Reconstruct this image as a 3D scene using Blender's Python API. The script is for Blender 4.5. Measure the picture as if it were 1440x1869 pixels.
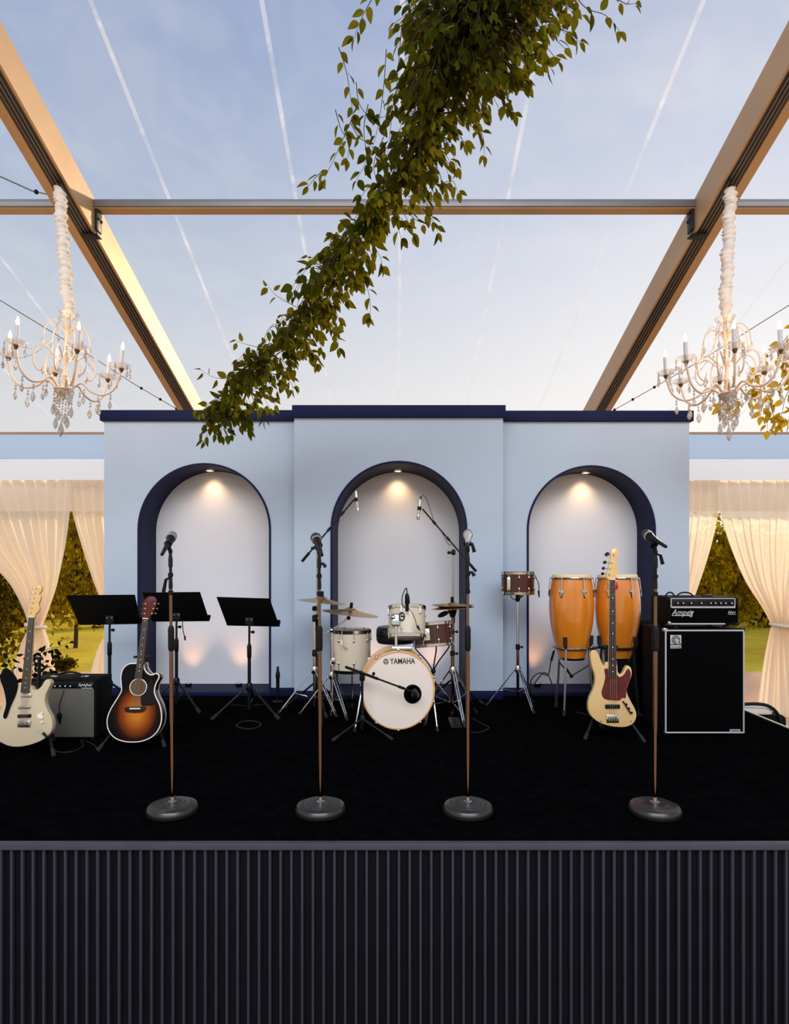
import bpy, bmesh, math, random
from mathutils import Vector, Matrix, Euler

random.seed(11)
sc = bpy.context.scene
for _o in list(bpy.data.objects):
    bpy.data.objects.remove(_o)
C = sc.collection
pi = math.pi

# ------------------------------------------------------------------ camera
F = 1150.0            # focal length in pixels of the 1440 x 1869 frame
CX, CY = 720.0, 1036.0
ST = 0.90             # stage deck height above the ground
EYE = 1.25            # eye above the deck
ZC = ST + EYE
cam_d = bpy.data.cameras.new('camera')
cam = bpy.data.objects.new('camera', cam_d)
C.objects.link(cam)
cam.location = (0, 0, ZC)
cam.rotation_euler = (pi / 2, 0, 0)
cam_d.sensor_fit = 'HORIZONTAL'
cam_d.sensor_width = 36.0
cam_d.lens = 36.0 * F / 1440.0
cam_d.shift_y = (CY - 1869 / 2) / 1440.0
cam_d.clip_end = 300
sc.camera = cam

# ------------------------------------------------------------------ look
sc.view_settings.view_transform = 'Standard'
sc.view_settings.look = 'None'
sc.view_settings.exposure = 0.0
sc.view_settings.gamma = 1.0
sc.view_settings.use_curve_mapping = False
sc.cycles.use_denoising = True
sc.cycles.max_bounces = 10
sc.cycles.transparent_max_bounces = 24
sc.cycles.sample_clamp_indirect = 4.0
sc.cycles.caustics_reflective = False
sc.cycles.caustics_refractive = False

# ------------------------------------------------------------------ sky
SUN_AZ, SUN_EL = math.radians(33), math.radians(16)
SUN = Vector((math.sin(SUN_AZ) * math.cos(SUN_EL), math.cos(SUN_AZ) * math.cos(SUN_EL), math.sin(SUN_EL)))


def lin(c):
    out = []
    for v in c[:3]:
        v = v / 255.0
        out.append(v / 12.92 if v <= 0.04045 else ((v + 0.055) / 1.055) ** 2.4)
    return (*out, 1.0)


world = bpy.data.worlds.new('world')
sc.world = world
world.use_nodes = True
nt = world.node_tree
nt.nodes.clear()


def N(nt, typ, **kw):
    n = nt.nodes.new(typ)
    for k, v in kw.items():
        setattr(n, k, v)
    return n


wo = N(nt, 'ShaderNodeOutputWorld')
wb = N(nt, 'ShaderNodeBackground')
tc = N(nt, 'ShaderNodeTexCoord')
sep = N(nt, 'ShaderNodeSeparateXYZ')
nt.links.new(tc.outputs['Generated'], sep.inputs[0])
ramp = N(nt, 'ShaderNodeValToRGB')
cr = ramp.color_ramp
cr.interpolation = 'B_SPLINE'
cr.elements[0].position = 0.0
cr.elements[0].color = (0.95, 0.88, 0.80, 1)
cr.elements[1].position = 1.0
cr.elements[1].color = (0.26, 0.36, 0.60, 1)
for pos, col in ((0.18, (0.93, 0.91, 0.90)), (0.34, (0.70, 0.76, 0.86)), (0.50, (0.47, 0.57, 0.78)), (0.68, (0.29, 0.41, 0.68))):
    e = cr.elements.new(pos)
    e.color = (*col, 1)
nt.links.new(sep.outputs['Z'], ramp.inputs[0])
# wide glow of the low sun
dot = N(nt, 'ShaderNodeVectorMath', operation='DOT_PRODUCT')
nt.links.new(tc.outputs['Generated'], dot.inputs[0])
dot.inputs[1].default_value = SUN
mx = N(nt, 'ShaderNodeMath', operation='MAXIMUM')
nt.links.new(dot.outputs['Value'], mx.inputs[0])
mx.inputs[1].default_value = 0.0
pw = N(nt, 'ShaderNodeMath', operation='POWER')
nt.links.new(mx.outputs[0], pw.inputs[0])
pw.inputs[1].default_value = 5.0
# thin high cloud
noi = N(nt, 'ShaderNodeTexNoise')
noi.inputs['Scale'].default_value = 2.2
noi.inputs['Detail'].default_value = 6
noi.inputs['Distortion'].default_value = 0.8
mp = N(nt, 'ShaderNodeMapping')
mp.inputs['Scale'].default_value = (1, 1, 3.0)
nt.links.new(tc.outputs['Generated'], mp.inputs[0])
nt.links.new(mp.outputs[0], noi.inputs['Vector'])
cl = N(nt, 'ShaderNodeMapRange')
cl.inputs[1].default_value = 0.45
cl.inputs[2].default_value = 0.75
cl.inputs[3].default_value = 0.0
cl.inputs[4].default_value = 0.25
nt.links.new(noi.outputs[0], cl.inputs[0])
mixc = N(nt, 'ShaderNodeMix', data_type='RGBA')
nt.links.new(cl.outputs[0], mixc.inputs[0])
nt.links.new(ramp.outputs[0], mixc.inputs[6])
mixc.inputs[7].default_value = (0.86, 0.87, 0.9, 1)
glow = N(nt, 'ShaderNodeMix', data_type='RGBA', blend_type='ADD')
glow.inputs[7].default_value = (0.40, 0.33, 0.25, 1)
nt.links.new(pw.outputs[0], glow.inputs[0])
nt.links.new(mixc.outputs[2], glow.inputs[6])
nt.links.new(glow.outputs[2], wb.inputs[0])
wb.inputs[1].default_value = 0.85
nt.links.new(wb.outputs[0], wo.inputs[0])

# ------------------------------------------------------------------ sun and fill light
sd = bpy.data.lights.new('sun', 'SUN')
sd.energy = 3.1
sd.color = (1.0, 0.77, 0.46)
sd.angle = math.radians(2.5)
so = bpy.data.objects.new('sun', sd)
C.objects.link(so)
so.rotation_euler = SUN.to_track_quat('Z', 'Y').to_euler()

# added soft fill light, high behind the camera, to brighten backdrop and stage
ad = bpy.data.lights.new('fill_light', 'AREA')
ad.shape = 'RECTANGLE'
ad.size = 16
ad.size_y = 6
ad.energy = 2100
ad.color = (0.88, 0.94, 1.0)
ao = bpy.data.objects.new('fill_light', ad)
C.objects.link(ao)
ao.location = (0, -7.5, 10.0)
ao.rotation_euler = (Vector(ao.location) - Vector((0, 5.5, 1.6))).to_track_quat('Z', 'Y').to_euler()

# ------------------------------------------------------------------ helpers


def P(px, py, d):
    """a point of the place that stands at depth d behind photograph pixel px, py"""
    return Vector(((px - CX) * d / F, d, ZC - (py - CY) * d / F))


def deck(px, py):
    """a point on the stage deck; returns x, y and pixels per metre there"""
    d = EYE * F / (py - CY)
    return (px - CX) * d / F, d, F / d


class MB:
    def __init__(s):
        s.v = []
        s.f = []

    def add(s, vs, fs, M=None):
        b = len(s.v)
        for p in vs:
            p = Vector(p)
            s.v.append(M @ p if M is not None else p)
        for f in fs:
            s.f.append([i + b for i in f])
        return s

    def box(s, c, size, M=None):
        x, y, z = c
        a, b, h = size[0] / 2, size[1] / 2, size[2] / 2
        vs = [(x + i * a, y + j * b, z + k * h) for i in (-1, 1) for j in (-1, 1) for k in (-1, 1)]
        fs = [(0, 1, 3, 2), (4, 6, 7, 5), (0, 4, 5, 1), (2, 3, 7, 6), (0, 2, 6, 4), (1, 5, 7, 3)]
        return s.add(vs, fs, M)

    def lathe(s, prof, seg=24, M=None, c=(0, 0, 0), cap=True):
        vs, fs = [], []
        n = len(prof)
        for i in range(seg):
            a = 2 * pi * i / seg
            for r, z in prof:
                vs.append((c[0] + r * math.cos(a), c[1] + r * math.sin(a), c[2] + z))
        for i in range(seg):
            j = (i + 1) % seg
            for k in range(n - 1):
                fs.append((i * n + k, j * n + k, j * n + k + 1, i * n + k + 1))
        if cap:
            if prof[0][0] > 1e-6:
                fs.append([i * n for i in range(seg)][::-1])
            if prof[-1][0] > 1e-6:
                fs.append([i * n + n - 1 for i in range(seg)])
        return s.add(vs, fs, M)

    def tube(s, pts, r, seg=8, closed=False, M=None):
        pts = [Vector(p) for p in pts]
        n = len(pts)
        rs = r if isinstance(r, (list, tuple)) else [r] * n
        vs, fs = [], []
        up = None
        for i, p in enumerate(pts):
            if closed:
                t = pts[(i + 1) % n] - pts[i - 1]
            else:
                t = pts[min(i + 1, n - 1)] - pts[max(i - 1, 0)]
            t.normalize()
            if up is None:
                up = Vector((0, 0, 1)) if abs(t.z) < 0.9 else Vector((1, 0, 0))
            u = (up - t * up.dot(t))
            if u.length < 1e-5:
                u = t.orthogonal()
            u.normalize()
            up = u
            w = t.cross(u)
            for k in range(seg):
                a = 2 * pi * k / seg
                vs.append(p + (u * math.cos(a) + w * math.sin(a)) * rs[i])
        m = n if closed else n - 1
        for i in range(m):
            j = (i + 1) % n
            for k in range(seg):
                l = (k + 1) % seg
                fs.append((i * seg + k, i * seg + l, j * seg + l, j * seg + k))
        if not closed:
            fs.append(list(range(seg))[::-1])
            fs.append([(n - 1) * seg + k for k in range(seg)])
        return s.add(vs, fs, M)

    def ball(s, c, r, seg=12, sq=(1, 1, 1), M=None):
        n = max(6, seg // 2)
        prof = [(math.sin(pi * i / n) * r, -math.cos(pi * i / n) * r) for i in range(n + 1)]
        b = MB().lathe(prof, seg, cap=False)
        vs = [(p.x * sq[0] + c[0], p.y * sq[1] + c[1], p.z * sq[2] + c[2]) for p in b.v]
        return s.add(vs, b.f, M)

    def prism(s, out, y0, y1, M=None):
        """outline of (x, z) points extruded from y0 (front) to y1"""
        n = len(out)
        vs = [(x, y0, z) for x, z in out] + [(x, y1, z) for x, z in out]
        fs = [list(range(n)), list(range(n, 2 * n))[::-1]]
        for i in range(n):
            j = (i + 1) % n
            fs.append((i, i + n, j + n, j))
        return s.add(vs, fs, M)

    def mesh(s, name, mat, smooth=True, bevel=0, angle=32, bseg=2):
        me = bpy.data.meshes.new(name)
        me.from_pydata([tuple(p) for p in s.v], [], s.f)
        bm = bmesh.new()
        bm.from_mesh(me)
        bmesh.ops.remove_doubles(bm, verts=bm.verts, dist=1e-6)
        bmesh.ops.recalc_face_normals(bm, faces=bm.faces)
        if bevel:
            es = [e for e in bm.edges if len(e.link_faces) == 2 and e.calc_face_angle(0) > 0.5]
            bmesh.ops.bevel(bm, geom=es, offset=bevel, segments=bseg, affect='EDGES', profile=0.5, clamp_overlap=True)
        bm.to_mesh(me)
        bm.free()
        if smooth:
            me.shade_smooth()
            me.set_sharp_from_angle(angle=math.radians(angle))
        me.materials.append(mat)
        return me

    def build(s, name, mat, parent=None, smooth=True, bevel=0, angle=32, bseg=2, **tags):
        o = bpy.data.objects.new(name, s.mesh(name, mat, smooth, bevel, angle, bseg))
        C.objects.link(o)
        if parent is not None:
            o.parent = parent
        for k, v in tags.items():
            o[k] = v
        return o


def thing(name, label, cat, loc=(0, 0, 0), rot=(0, 0, 0), group=None, kind=None):
    o = bpy.data.objects.new(name, None)
    C.objects.link(o)
    o.empty_display_size = 0.1
    o.location = loc
    o.rotation_euler = rot
    if label:
        o['label'] = label
    if cat:
        o['category'] = cat
    if group:
        o['group'] = group
    if kind:
        o['kind'] = kind
    return o


def struct(name, label=None, loc=(0, 0, 0)):
    o = thing(name, label, None, loc)
    o['kind'] = 'structure'
    return o


def inst(name, me, parent, M=None, **tags):
    o = bpy.data.objects.new(name, me)
    C.objects.link(o)
    if parent is not None:
        o.parent = parent
    if M is not None:
        o.matrix_local = M
    for k, v in tags.items():
        o[k] = v
    return o


def text(name, body, size, loc, rot, mat, parent, extrude=0.0006, sx=1.0, shear=0.0, bold=0.0):
    cu = bpy.data.curves.new(name, 'FONT')
    cu.body = body
    cu.size = size
    cu.extrude = extrude
    cu.shear = shear
    cu.offset = bold
    cu.resolution_u = 4
    cu.align_x = 'CENTER'
    cu.align_y = 'CENTER'
    cu.materials.append(mat)
    tmp = bpy.data.objects.new(name, cu)
    me = bpy.data.meshes.new_from_object(tmp)
    bpy.data.objects.remove(tmp)
    o = bpy.data.objects.new(name, me)
    C.objects.link(o)
    o.location = loc
    o.rotation_euler = rot
    o.scale = (sx, 1, 1)
    o.parent = parent
    return o


def spline(pts, closed=False, per=6):
    """Catmull-Rom through the points (any dimension)"""
    pts = [tuple(p) for p in pts]
    n = len(pts)
    out = []
    rng = n if closed else n - 1
    for i in range(rng):
        if closed:
            p0, p1, p2, p3 = pts[i - 1], pts[i], pts[(i + 1) % n], pts[(i + 2) % n]
        else:
            p0, p1, p2, p3 = pts[max(i - 1, 0)], pts[i], pts[i + 1], pts[min(i + 2, n - 1)]
        for k in range(per):
            t = k / per
            out.append(tuple(0.5 * (2 * b + (c - a) * t + (2 * a - 5 * b + 4 * c - e) * t * t + (3 * b - a - 3 * c + e) * t ** 3)
                             for a, b, c, e in zip(p0, p1, p2, p3)))
    if not closed:
        out.append(pts[-1])
    return out


def along(a, b):
    """matrix that takes local +Z to the direction a->b with its origin in a"""
    a, b = Vector(a), Vector(b)
    q = (b - a).to_track_quat('Z', 'Y')
    return Matrix.Translation(a) @ q.to_matrix().to_4x4()


# ------------------------------------------------------------------ materials
MATS = {}


def mat(name, col, rough=0.5, metal=0.0, coat=0.0, spec=0.5, bump=None, var=None, emit=None, sheen=0.0, trans=0.0):
    m = bpy.data.materials.new(name)
    m.use_nodes = True
    t = m.node_tree
    b = t.nodes['Principled BSDF']
    c = lin(col)
    b.inputs['Base Color'].default_value = c
    b.inputs['Roughness'].default_value = rough
    b.inputs['Metallic'].default_value = metal
    b.inputs['Coat Weight'].default_value = coat
    b.inputs['Coat Roughness'].default_value = 0.08
    b.inputs['Specular IOR Level'].default_value = spec
    b.inputs['Sheen Weight'].default_value = sheen
    b.inputs['Transmission Weight'].default_value = trans
    if emit:
        b.inputs['Emission Color'].default_value = (*emit[0], 1)
        b.inputs['Emission Strength'].default_value = emit[1]
    co = None
    if var or bump:
        co = t.nodes.new('ShaderNodeTexCoord')
    if var:
        sc_, amt = var[0], var[1]
        n = t.nodes.new('ShaderNodeTexNoise')
        n.inputs['Scale'].default_value = sc_
        n.inputs['Detail'].default_value = 5
        if len(var) > 2:
            mpn = t.nodes.new('ShaderNodeMapping')
            mpn.inputs['Scale'].default_value = var[2]
            t.links.new(co.outputs['Object'], mpn.inputs[0])
            t.links.new(mpn.outputs[0], n.inputs['Vector'])
        else:
            t.links.new(co.outputs['Object'], n.inputs['Vector'])
        r = t.nodes.new('ShaderNodeValToRGB')
        r.color_ramp.elements[0].position = 0.3
        r.color_ramp.elements[1].position = 0.7
        r.color_ramp.elements[0].color = tuple(x * (1 - amt) for x in c[:3]) + (1,)
        r.color_ramp.elements[1].color = tuple(min(1, x * (1 + amt)) for x in c[:3]) + (1,)
        t.links.new(n.outputs[0], r.inputs[0])
        t.links.new(r.outputs[0], b.inputs['Base Color'])
    if bump:
        n2 = t.nodes.new('ShaderNodeTexNoise')
        n2.inputs['Scale'].default_value = bump[0]
        n2.inputs['Detail'].default_value = 4
        t.links.new(co.outputs['Object'], n2.inputs['Vector'])
        bp = t.nodes.new('ShaderNodeBump')
        bp.inputs['Strength'].default_value = bump[1]
        bp.inputs['Distance'].default_value = bump[2] if len(bump) > 2 else 0.002
        t.links.new(n2.outputs[0], bp.inputs['Height'])
        t.links.new(bp.outputs[0], b.inputs['Normal'])
    MATS[name] = m
    return m


wall_paint = mat('pale_blue_paint', (172, 184, 199), 0.75, var=(1.3, 0.03), bump=(60, 0.08))
niche_paint = mat('niche_white_paint', (220, 219, 224), 0.8, bump=(60, 0.06))
navy = mat('navy_paint', (13, 19, 58), 0.6, spec=0.15, var=(3, 0.12))
carpet_m = mat('black_carpet', (9, 9, 10), 1.0, spec=0.0, var=(14, 0.35), bump=(420, 0.9, 0.006))
slat_bed = mat('stage_front_navy', (5, 5, 14), 0.7, spec=0.12, var=(4, 0.2))
slat_m = mat('stage_front_batten', (42, 42, 54), 0.6, spec=0.25, var=(5, 0.12))
edge_m = mat('stage_edge_metal', (58, 56, 70), 0.5, 0.2, var=(6, 0.15))
alu_warm = mat('rafter_aluminium', (182, 145, 106), 0.45, 0.2, var=(2, 0.06))  # aluminium with the warm interior light put into its base colour
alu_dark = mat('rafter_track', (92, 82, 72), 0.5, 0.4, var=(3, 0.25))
alu_grey = mat('purlin_aluminium', (112, 108, 108), 0.42, 0.4, var=(2, 0.1))
black_plastic = mat('black_plastic', (5, 5, 6), 0.5, spec=0.2)
black_matte = mat('black_matte', (4, 4, 5), 0.8, spec=0.12)
black_metal = mat('black_metal', (6, 6, 7), 0.45, spec=0.25)
rubber = mat('rubber', (16, 16, 17), 0.8)
chrome = mat('chrome', (205, 202, 198), 0.16, 1.0)
steel = mat('brushed_steel', (170, 166, 160), 0.3, 1.0)
bronze = mat('chrome_reflection_tint', (120, 96, 80), 0.1, 1.0)  # chrome tubes, their warm dark reflections painted into the base colour
iron = mat('cast_iron_base', (70, 67, 64), 0.34, 0.85, bump=(120, 0.08))
tolex = mat('black_tolex', (4, 4, 5), 0.7, spec=0.12, bump=(260, 0.5))
grille_black = mat('black_grille_cloth', (3, 3, 4), 0.95, spec=0.05, bump=(500, 0.5))
silver_piping = mat('silver_piping', (176, 176, 174), 0.5, 0.2)
white_print = mat('white_print', (216, 216, 212), 0.6)
black_print = mat('black_print', (20, 20, 22), 0.6)
cream_gloss = mat('cream_lacquer', (212, 172, 114), 0.3, coat=0.25)
olympic_white = mat('aged_white_lacquer', (198, 178, 146), 0.3, coat=0.25)
maple = mat('maple', (222, 178, 112), 0.32, coat=0.4, var=(9, 0.08, (1, 1, 6)))
rosewood = mat('rosewood', (44, 28, 22), 0.6, spec=0.2, var=(20, 0.25, (1, 1, 0.1)))
mahogany = mat('mahogany', (84, 26, 15), 0.4, coat=0.05, spec=0.2, var=(10, 0.2))
tortoise = mat('tortoiseshell', (84, 14, 14), 0.3, coat=0.15, spec=0.3, var=(26, 0.5))
binding = mat('ivory_binding', (232, 224, 206), 0.4)
white_pearl = mat('white_drum_wrap', (206, 190, 166), 0.28, coat=0.5, var=(6, 0.1, (1, 1, 0.15)))
drum_head = mat('coated_head', (232, 214, 200), 0.7)
drum_head_under = mat('clear_head', (196, 160, 124), 0.35, coat=0.3)
hoop_wood = mat('maple_hoop', (226, 168, 104), 0.35, coat=0.4)
walnut = mat('walnut_shell', (66, 28, 15), 0.3, coat=0.3, spec=0.3, var=(8, 0.25, (1, 1, 0.2)))
conga_wood = mat('conga_oak', (216, 124, 30), 0.2, coat=0.8, var=(9, 0.13, (1, 1, 0.12)))
skin_head = mat('rawhide_head', (226, 200, 160), 0.6, var=(12, 0.06))
cymbal_m = mat('cymbal_bronze', (196, 164, 120), 0.3, 1.0, bump=(60, 0.15))
vinyl_seat = mat('black_vinyl', (14, 14, 15), 0.38)
white_fabric = mat('white_fabric', (214, 200, 186), 0.85, sheen=0.3)
ivory_metal = mat('ivory_painted_metal', (204, 178, 156), 0.4, 0.0)
candle_m = mat('candle_sleeve', (190, 184, 184), 0.6)
brass = mat('aged_brass', (120, 88, 60), 0.35, 1.0)
flame_m = mat('candle_bulb', (255, 220, 170), 0.3, emit=((1.0, 0.66, 0.34), 3.2))
lens_m = mat('lamp_lens', (255, 240, 220), 0.3, emit=((1.0, 0.80, 0.55), 12.0))
up_lens_m = mat('uplight_lens', (120, 110, 100), 0.3, emit=((1.0, 0.6, 0.3), 0.6))
eave_m = mat('eave_panel', (186, 204, 224), 0.35, coat=0.3)
valance_m = mat('white_valance', (240, 238, 240), 0.8)
paver = mat('tan_paving', (244, 186, 140), 0.85, var=(0.8, 0.1))
floor_m = mat('tent_floor_boards', (206, 170, 132), 0.6, var=(1.2, 0.1))
lawn_m = mat('sunny_lawn', (255, 206, 30), 0.95, var=(0.7, 0.2), bump=(30, 0.6, 0.05))
bark = mat('bark', (60, 44, 34), 0.9, var=(8, 0.3))
cable_m = mat('cable_rubber', (18, 18, 19), 0.55)
wire_m = mat('steel_wire', (110, 108, 106), 0.4, 0.8)
red_plastic = mat('red_shaker', (190, 30, 30), 0.35)
mic_grey = mat('mic_grille', (150, 150, 150), 0.38, 0.7, bump=(900, 0.6))
mic_dark = mat('mic_grille_dark', (60, 58, 58), 0.4, 0.7, bump=(900, 0.6))
mic_silver = mat('mic_body_nickel', (206, 200, 190), 0.32, 0.6)


def leafy(name, dark, light, sun_col, scale=5.0, tr=0.45):
    m = bpy.data.materials.new(name)
    m.use_nodes = True
    t = m.node_tree
    t.nodes.clear()
    o = t.nodes.new('ShaderNodeOutputMaterial')
    g = t.nodes.new('ShaderNodeNewGeometry')
    n = t.nodes.new('ShaderNodeTexNoise')
    n.inputs['Scale'].default_value = scale
    t.links.new(g.outputs['Position'], n.inputs['Vector'])
    r = t.nodes.new('ShaderNodeValToRGB')
    r.color_ramp.elements[0].position = 0.35
    r.color_ramp.elements[1].position = 0.68
    r.color_ramp.elements[0].color = lin(dark)
    r.color_ramp.elements[1].color = lin(light)
    t.links.new(n.outputs[0], r.inputs[0])
    d = t.nodes.new('ShaderNodeBsdfDiffuse')
    t.links.new(r.outputs[0], d.inputs[0])
    tl = t.nodes.new('ShaderNodeBsdfTranslucent')
    tl.inputs[0].default_value = lin(sun_col)
    mx_ = t.nodes.new('ShaderNodeMixShader')
    mx_.inputs[0].default_value = tr
    t.links.new(d.outputs[0], mx_.inputs[1])
    t.links.new(tl.outputs[0], mx_.inputs[2])
    t.links.new(mx_.outputs[0], o.inputs[0])
    return m


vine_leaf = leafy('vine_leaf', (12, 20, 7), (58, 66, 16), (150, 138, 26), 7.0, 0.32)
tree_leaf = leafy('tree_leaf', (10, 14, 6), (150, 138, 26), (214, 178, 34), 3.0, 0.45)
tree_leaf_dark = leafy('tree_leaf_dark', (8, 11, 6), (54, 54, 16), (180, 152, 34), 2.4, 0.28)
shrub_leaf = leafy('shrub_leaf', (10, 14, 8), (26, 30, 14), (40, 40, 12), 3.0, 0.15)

# sheer curtain
m = bpy.data.materials.new('sheer_curtain')
m.use_nodes = True
t = m.node_tree
t.nodes.clear()
o_ = t.nodes.new('ShaderNodeOutputMaterial')
df = t.nodes.new('ShaderNodeBsdfDiffuse')
df.inputs[0].default_value = lin((248, 240, 228))
tl = t.nodes.new('ShaderNodeBsdfTranslucent')
tl.inputs[0].default_value = lin((255, 244, 228))
tp = t.nodes.new('ShaderNodeBsdfTransparent')
tp.inputs[0].default_value = (1, 0.96, 0.9, 1)
a_ = t.nodes.new('ShaderNodeMixShader')
a_.inputs[0].default_value = 0.6
t.links.new(df.outputs[0], a_.inputs[1])
t.links.new(tl.outputs[0], a_.inputs[2])
b_ = t.nodes.new('ShaderNodeMixShader')
b_.inputs[0].default_value = 0.16
t.links.new(a_.outputs[0], b_.inputs[1])
t.links.new(tp.outputs[0], b_.inputs[2])
t.links.new(b_.outputs[0], o_.inputs[0])
sheer = m


def film(name, tint, haze, gloss, wrinkle=True, hazecol=(1, 1, 1)):
    m = bpy.data.materials.new(name)
    m.use_nodes = True
    t = m.node_tree
    t.nodes.clear()
    o = t.nodes.new('ShaderNodeOutputMaterial')
    tp = t.nodes.new('ShaderNodeBsdfTransparent')
    tp.inputs[0].default_value = (*tint, 1)
    tl = t.nodes.new('ShaderNodeBsdfTranslucent')
    tl.inputs[0].default_value = (*hazecol, 1)
    g = t.nodes.new('ShaderNodeBsdfGlossy')
    g.inputs['Roughness'].default_value = 0.12
    m1 = t.nodes.new('ShaderNodeMixShader')
    t.links.new(tp.outputs[0], m1.inputs[1])
    t.links.new(tl.outputs[0], m1.inputs[2])
    m1.inputs[0].default_value = haze
    if wrinkle:
        tc = t.nodes.new('ShaderNodeTexCoord')
        n = t.nodes.new('ShaderNodeTexNoise')
        n.inputs['Scale'].default_value = 2.4
        n.inputs['Detail'].default_value = 8
        n.inputs['Distortion'].default_value = 1.2
        t.links.new(tc.outputs['Object'], n.inputs['Vector'])
        r = t.nodes.new('ShaderNodeMapRange')
        r.inputs[1].default_value = 0.42
        r.inputs[2].default_value = 0.8
        r.inputs[3].default_value = haze * 0.5
        r.inputs[4].default_value = min(1, haze * 2.6)
        t.links.new(n.outputs[0], r.inputs[0])
        t.links.new(r.outputs[0], m1.inputs[0])
    m2 = t.nodes.new('ShaderNodeMixShader')
    m2.inputs[0].default_value = gloss
    t.links.new(m1.outputs[0], m2.inputs[1])
    t.links.new(g.outputs[0], m2.inputs[2])
    t.links.new(m2.outputs[0], o.inputs[0])
    return m


vinyl = film('clear_vinyl', (0.95, 0.96, 0.97), 0.05, 0.012)
seam_m = film('welded_seam', (0.97, 0.97, 0.97), 0.5, 0.05)
crystal = film('crystal', (0.80, 0.76, 0.72), 0.22, 0.3, False, (0.7, 0.64, 0.6))
glass_dish = film('glass_dish', (0.96, 0.94, 0.92), 0.2, 0.16, False, (1, 0.92, 0.85))

# ================================================================== SETTING
# ------------------------------------------------------------------ ground
g = MB().box((0, 0.6, -0.05), (24, 18.4, 0.1)).build('floor', floor_m, smooth=False, kind='structure')
g = MB().box((0, 11.45, -0.06), (40, 3.3, 0.1)).build('path', paver, smooth=False, kind='structure')
MB().box((0, 43, -0.08), (120, 60, 0.12)).build('lawn', lawn_m, smooth=False, kind='structure')

# ------------------------------------------------------------------ stage
D_FRONT = EYE * F / (1536 - CY)
SX0, SX1 = -3.08, 3.075
D_BACK = 6.75
stage = thing('stage', 'black carpeted stage with dark fluted navy front', 'stage', (0, D_FRONT, 0))
ymid = (D_BACK - D_FRONT) / 2
MB().box((0, ymid + 0.02, ST / 2 - 0.02), (SX1 - SX0 - 0.06, D_BACK - D_FRONT - 0.06, ST - 0.05)).build('platform', slat_bed, stage, smooth=False)
cp = MB()
nx, ny = 60, 40
vs, fs = [], []
for j in range(ny + 1):
    for i in range(nx + 1):
        vs.append((SX0 + 0.02 + (SX1 - SX0 - 0.04) * i / nx, 0.012 + (D_BACK - D_FRONT - 0.02) * j / ny, ST - random.random() * 0.0015))
for j in range(ny):
    for i in range(nx):
        k = j * (nx + 1) + i
        fs.append((k, k + 1, k + nx + 2, k + nx + 1))
cp.add(vs, fs)
cp.box(((SX0 + SX1) / 2, ymid + 0.005, ST - 0.012), (SX1 - SX0 - 0.03, D_BACK - D_FRONT - 0.02, 0.018))
cp.build('carpet', carpet_m, stage)
# metal nosing along the front and the sides
MB().box((0, -0.004, ST - 0.016), (SX1 - SX0 + 0.02, 0.032, 0.031)).build('nosing', edge_m, stage, bevel=0.003)
for sx in (SX0, SX1):
    MB().box((sx, ymid + 0.02, ST - 0.008), (0.018, D_BACK - D_FRONT, 0.022)).build('side_nosing', silver_piping, stage, bevel=0.002)
MB().box((0, 0.022, (ST - 0.03) / 2), (SX1 - SX0, 0.02, ST - 0.032)).build('front_board', slat_bed, stage, smooth=False)
pitch = 19.62 * D_FRONT / F
bat = MB().box((0, 0, (ST - 0.034) / 2), (0.0125, 0.022, ST - 0.036)).mesh('batten', slat_m, bevel=0.004)
x = (2.3 - CX) * D_FRONT / F
x -= math.floor((x - SX0) / pitch) * pitch
while x < SX1 - 0.005:
    inst('batten', bat, stage, Matrix.Translation((x, 0.003, 0.001)))
    x += pitch

# ------------------------------------------------------------------ backdrop wall with three arched niches
DS = EYE * F / (1270 - CY)      # side panels' face
DC = EYE * F / (1276 - CY)      # middle panel's face
DN = DS * 465 / 435.0           # back of the niches
wallo = struct('wall_back', 'pale blue backdrop wall with three arched niches and navy trim')


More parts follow.
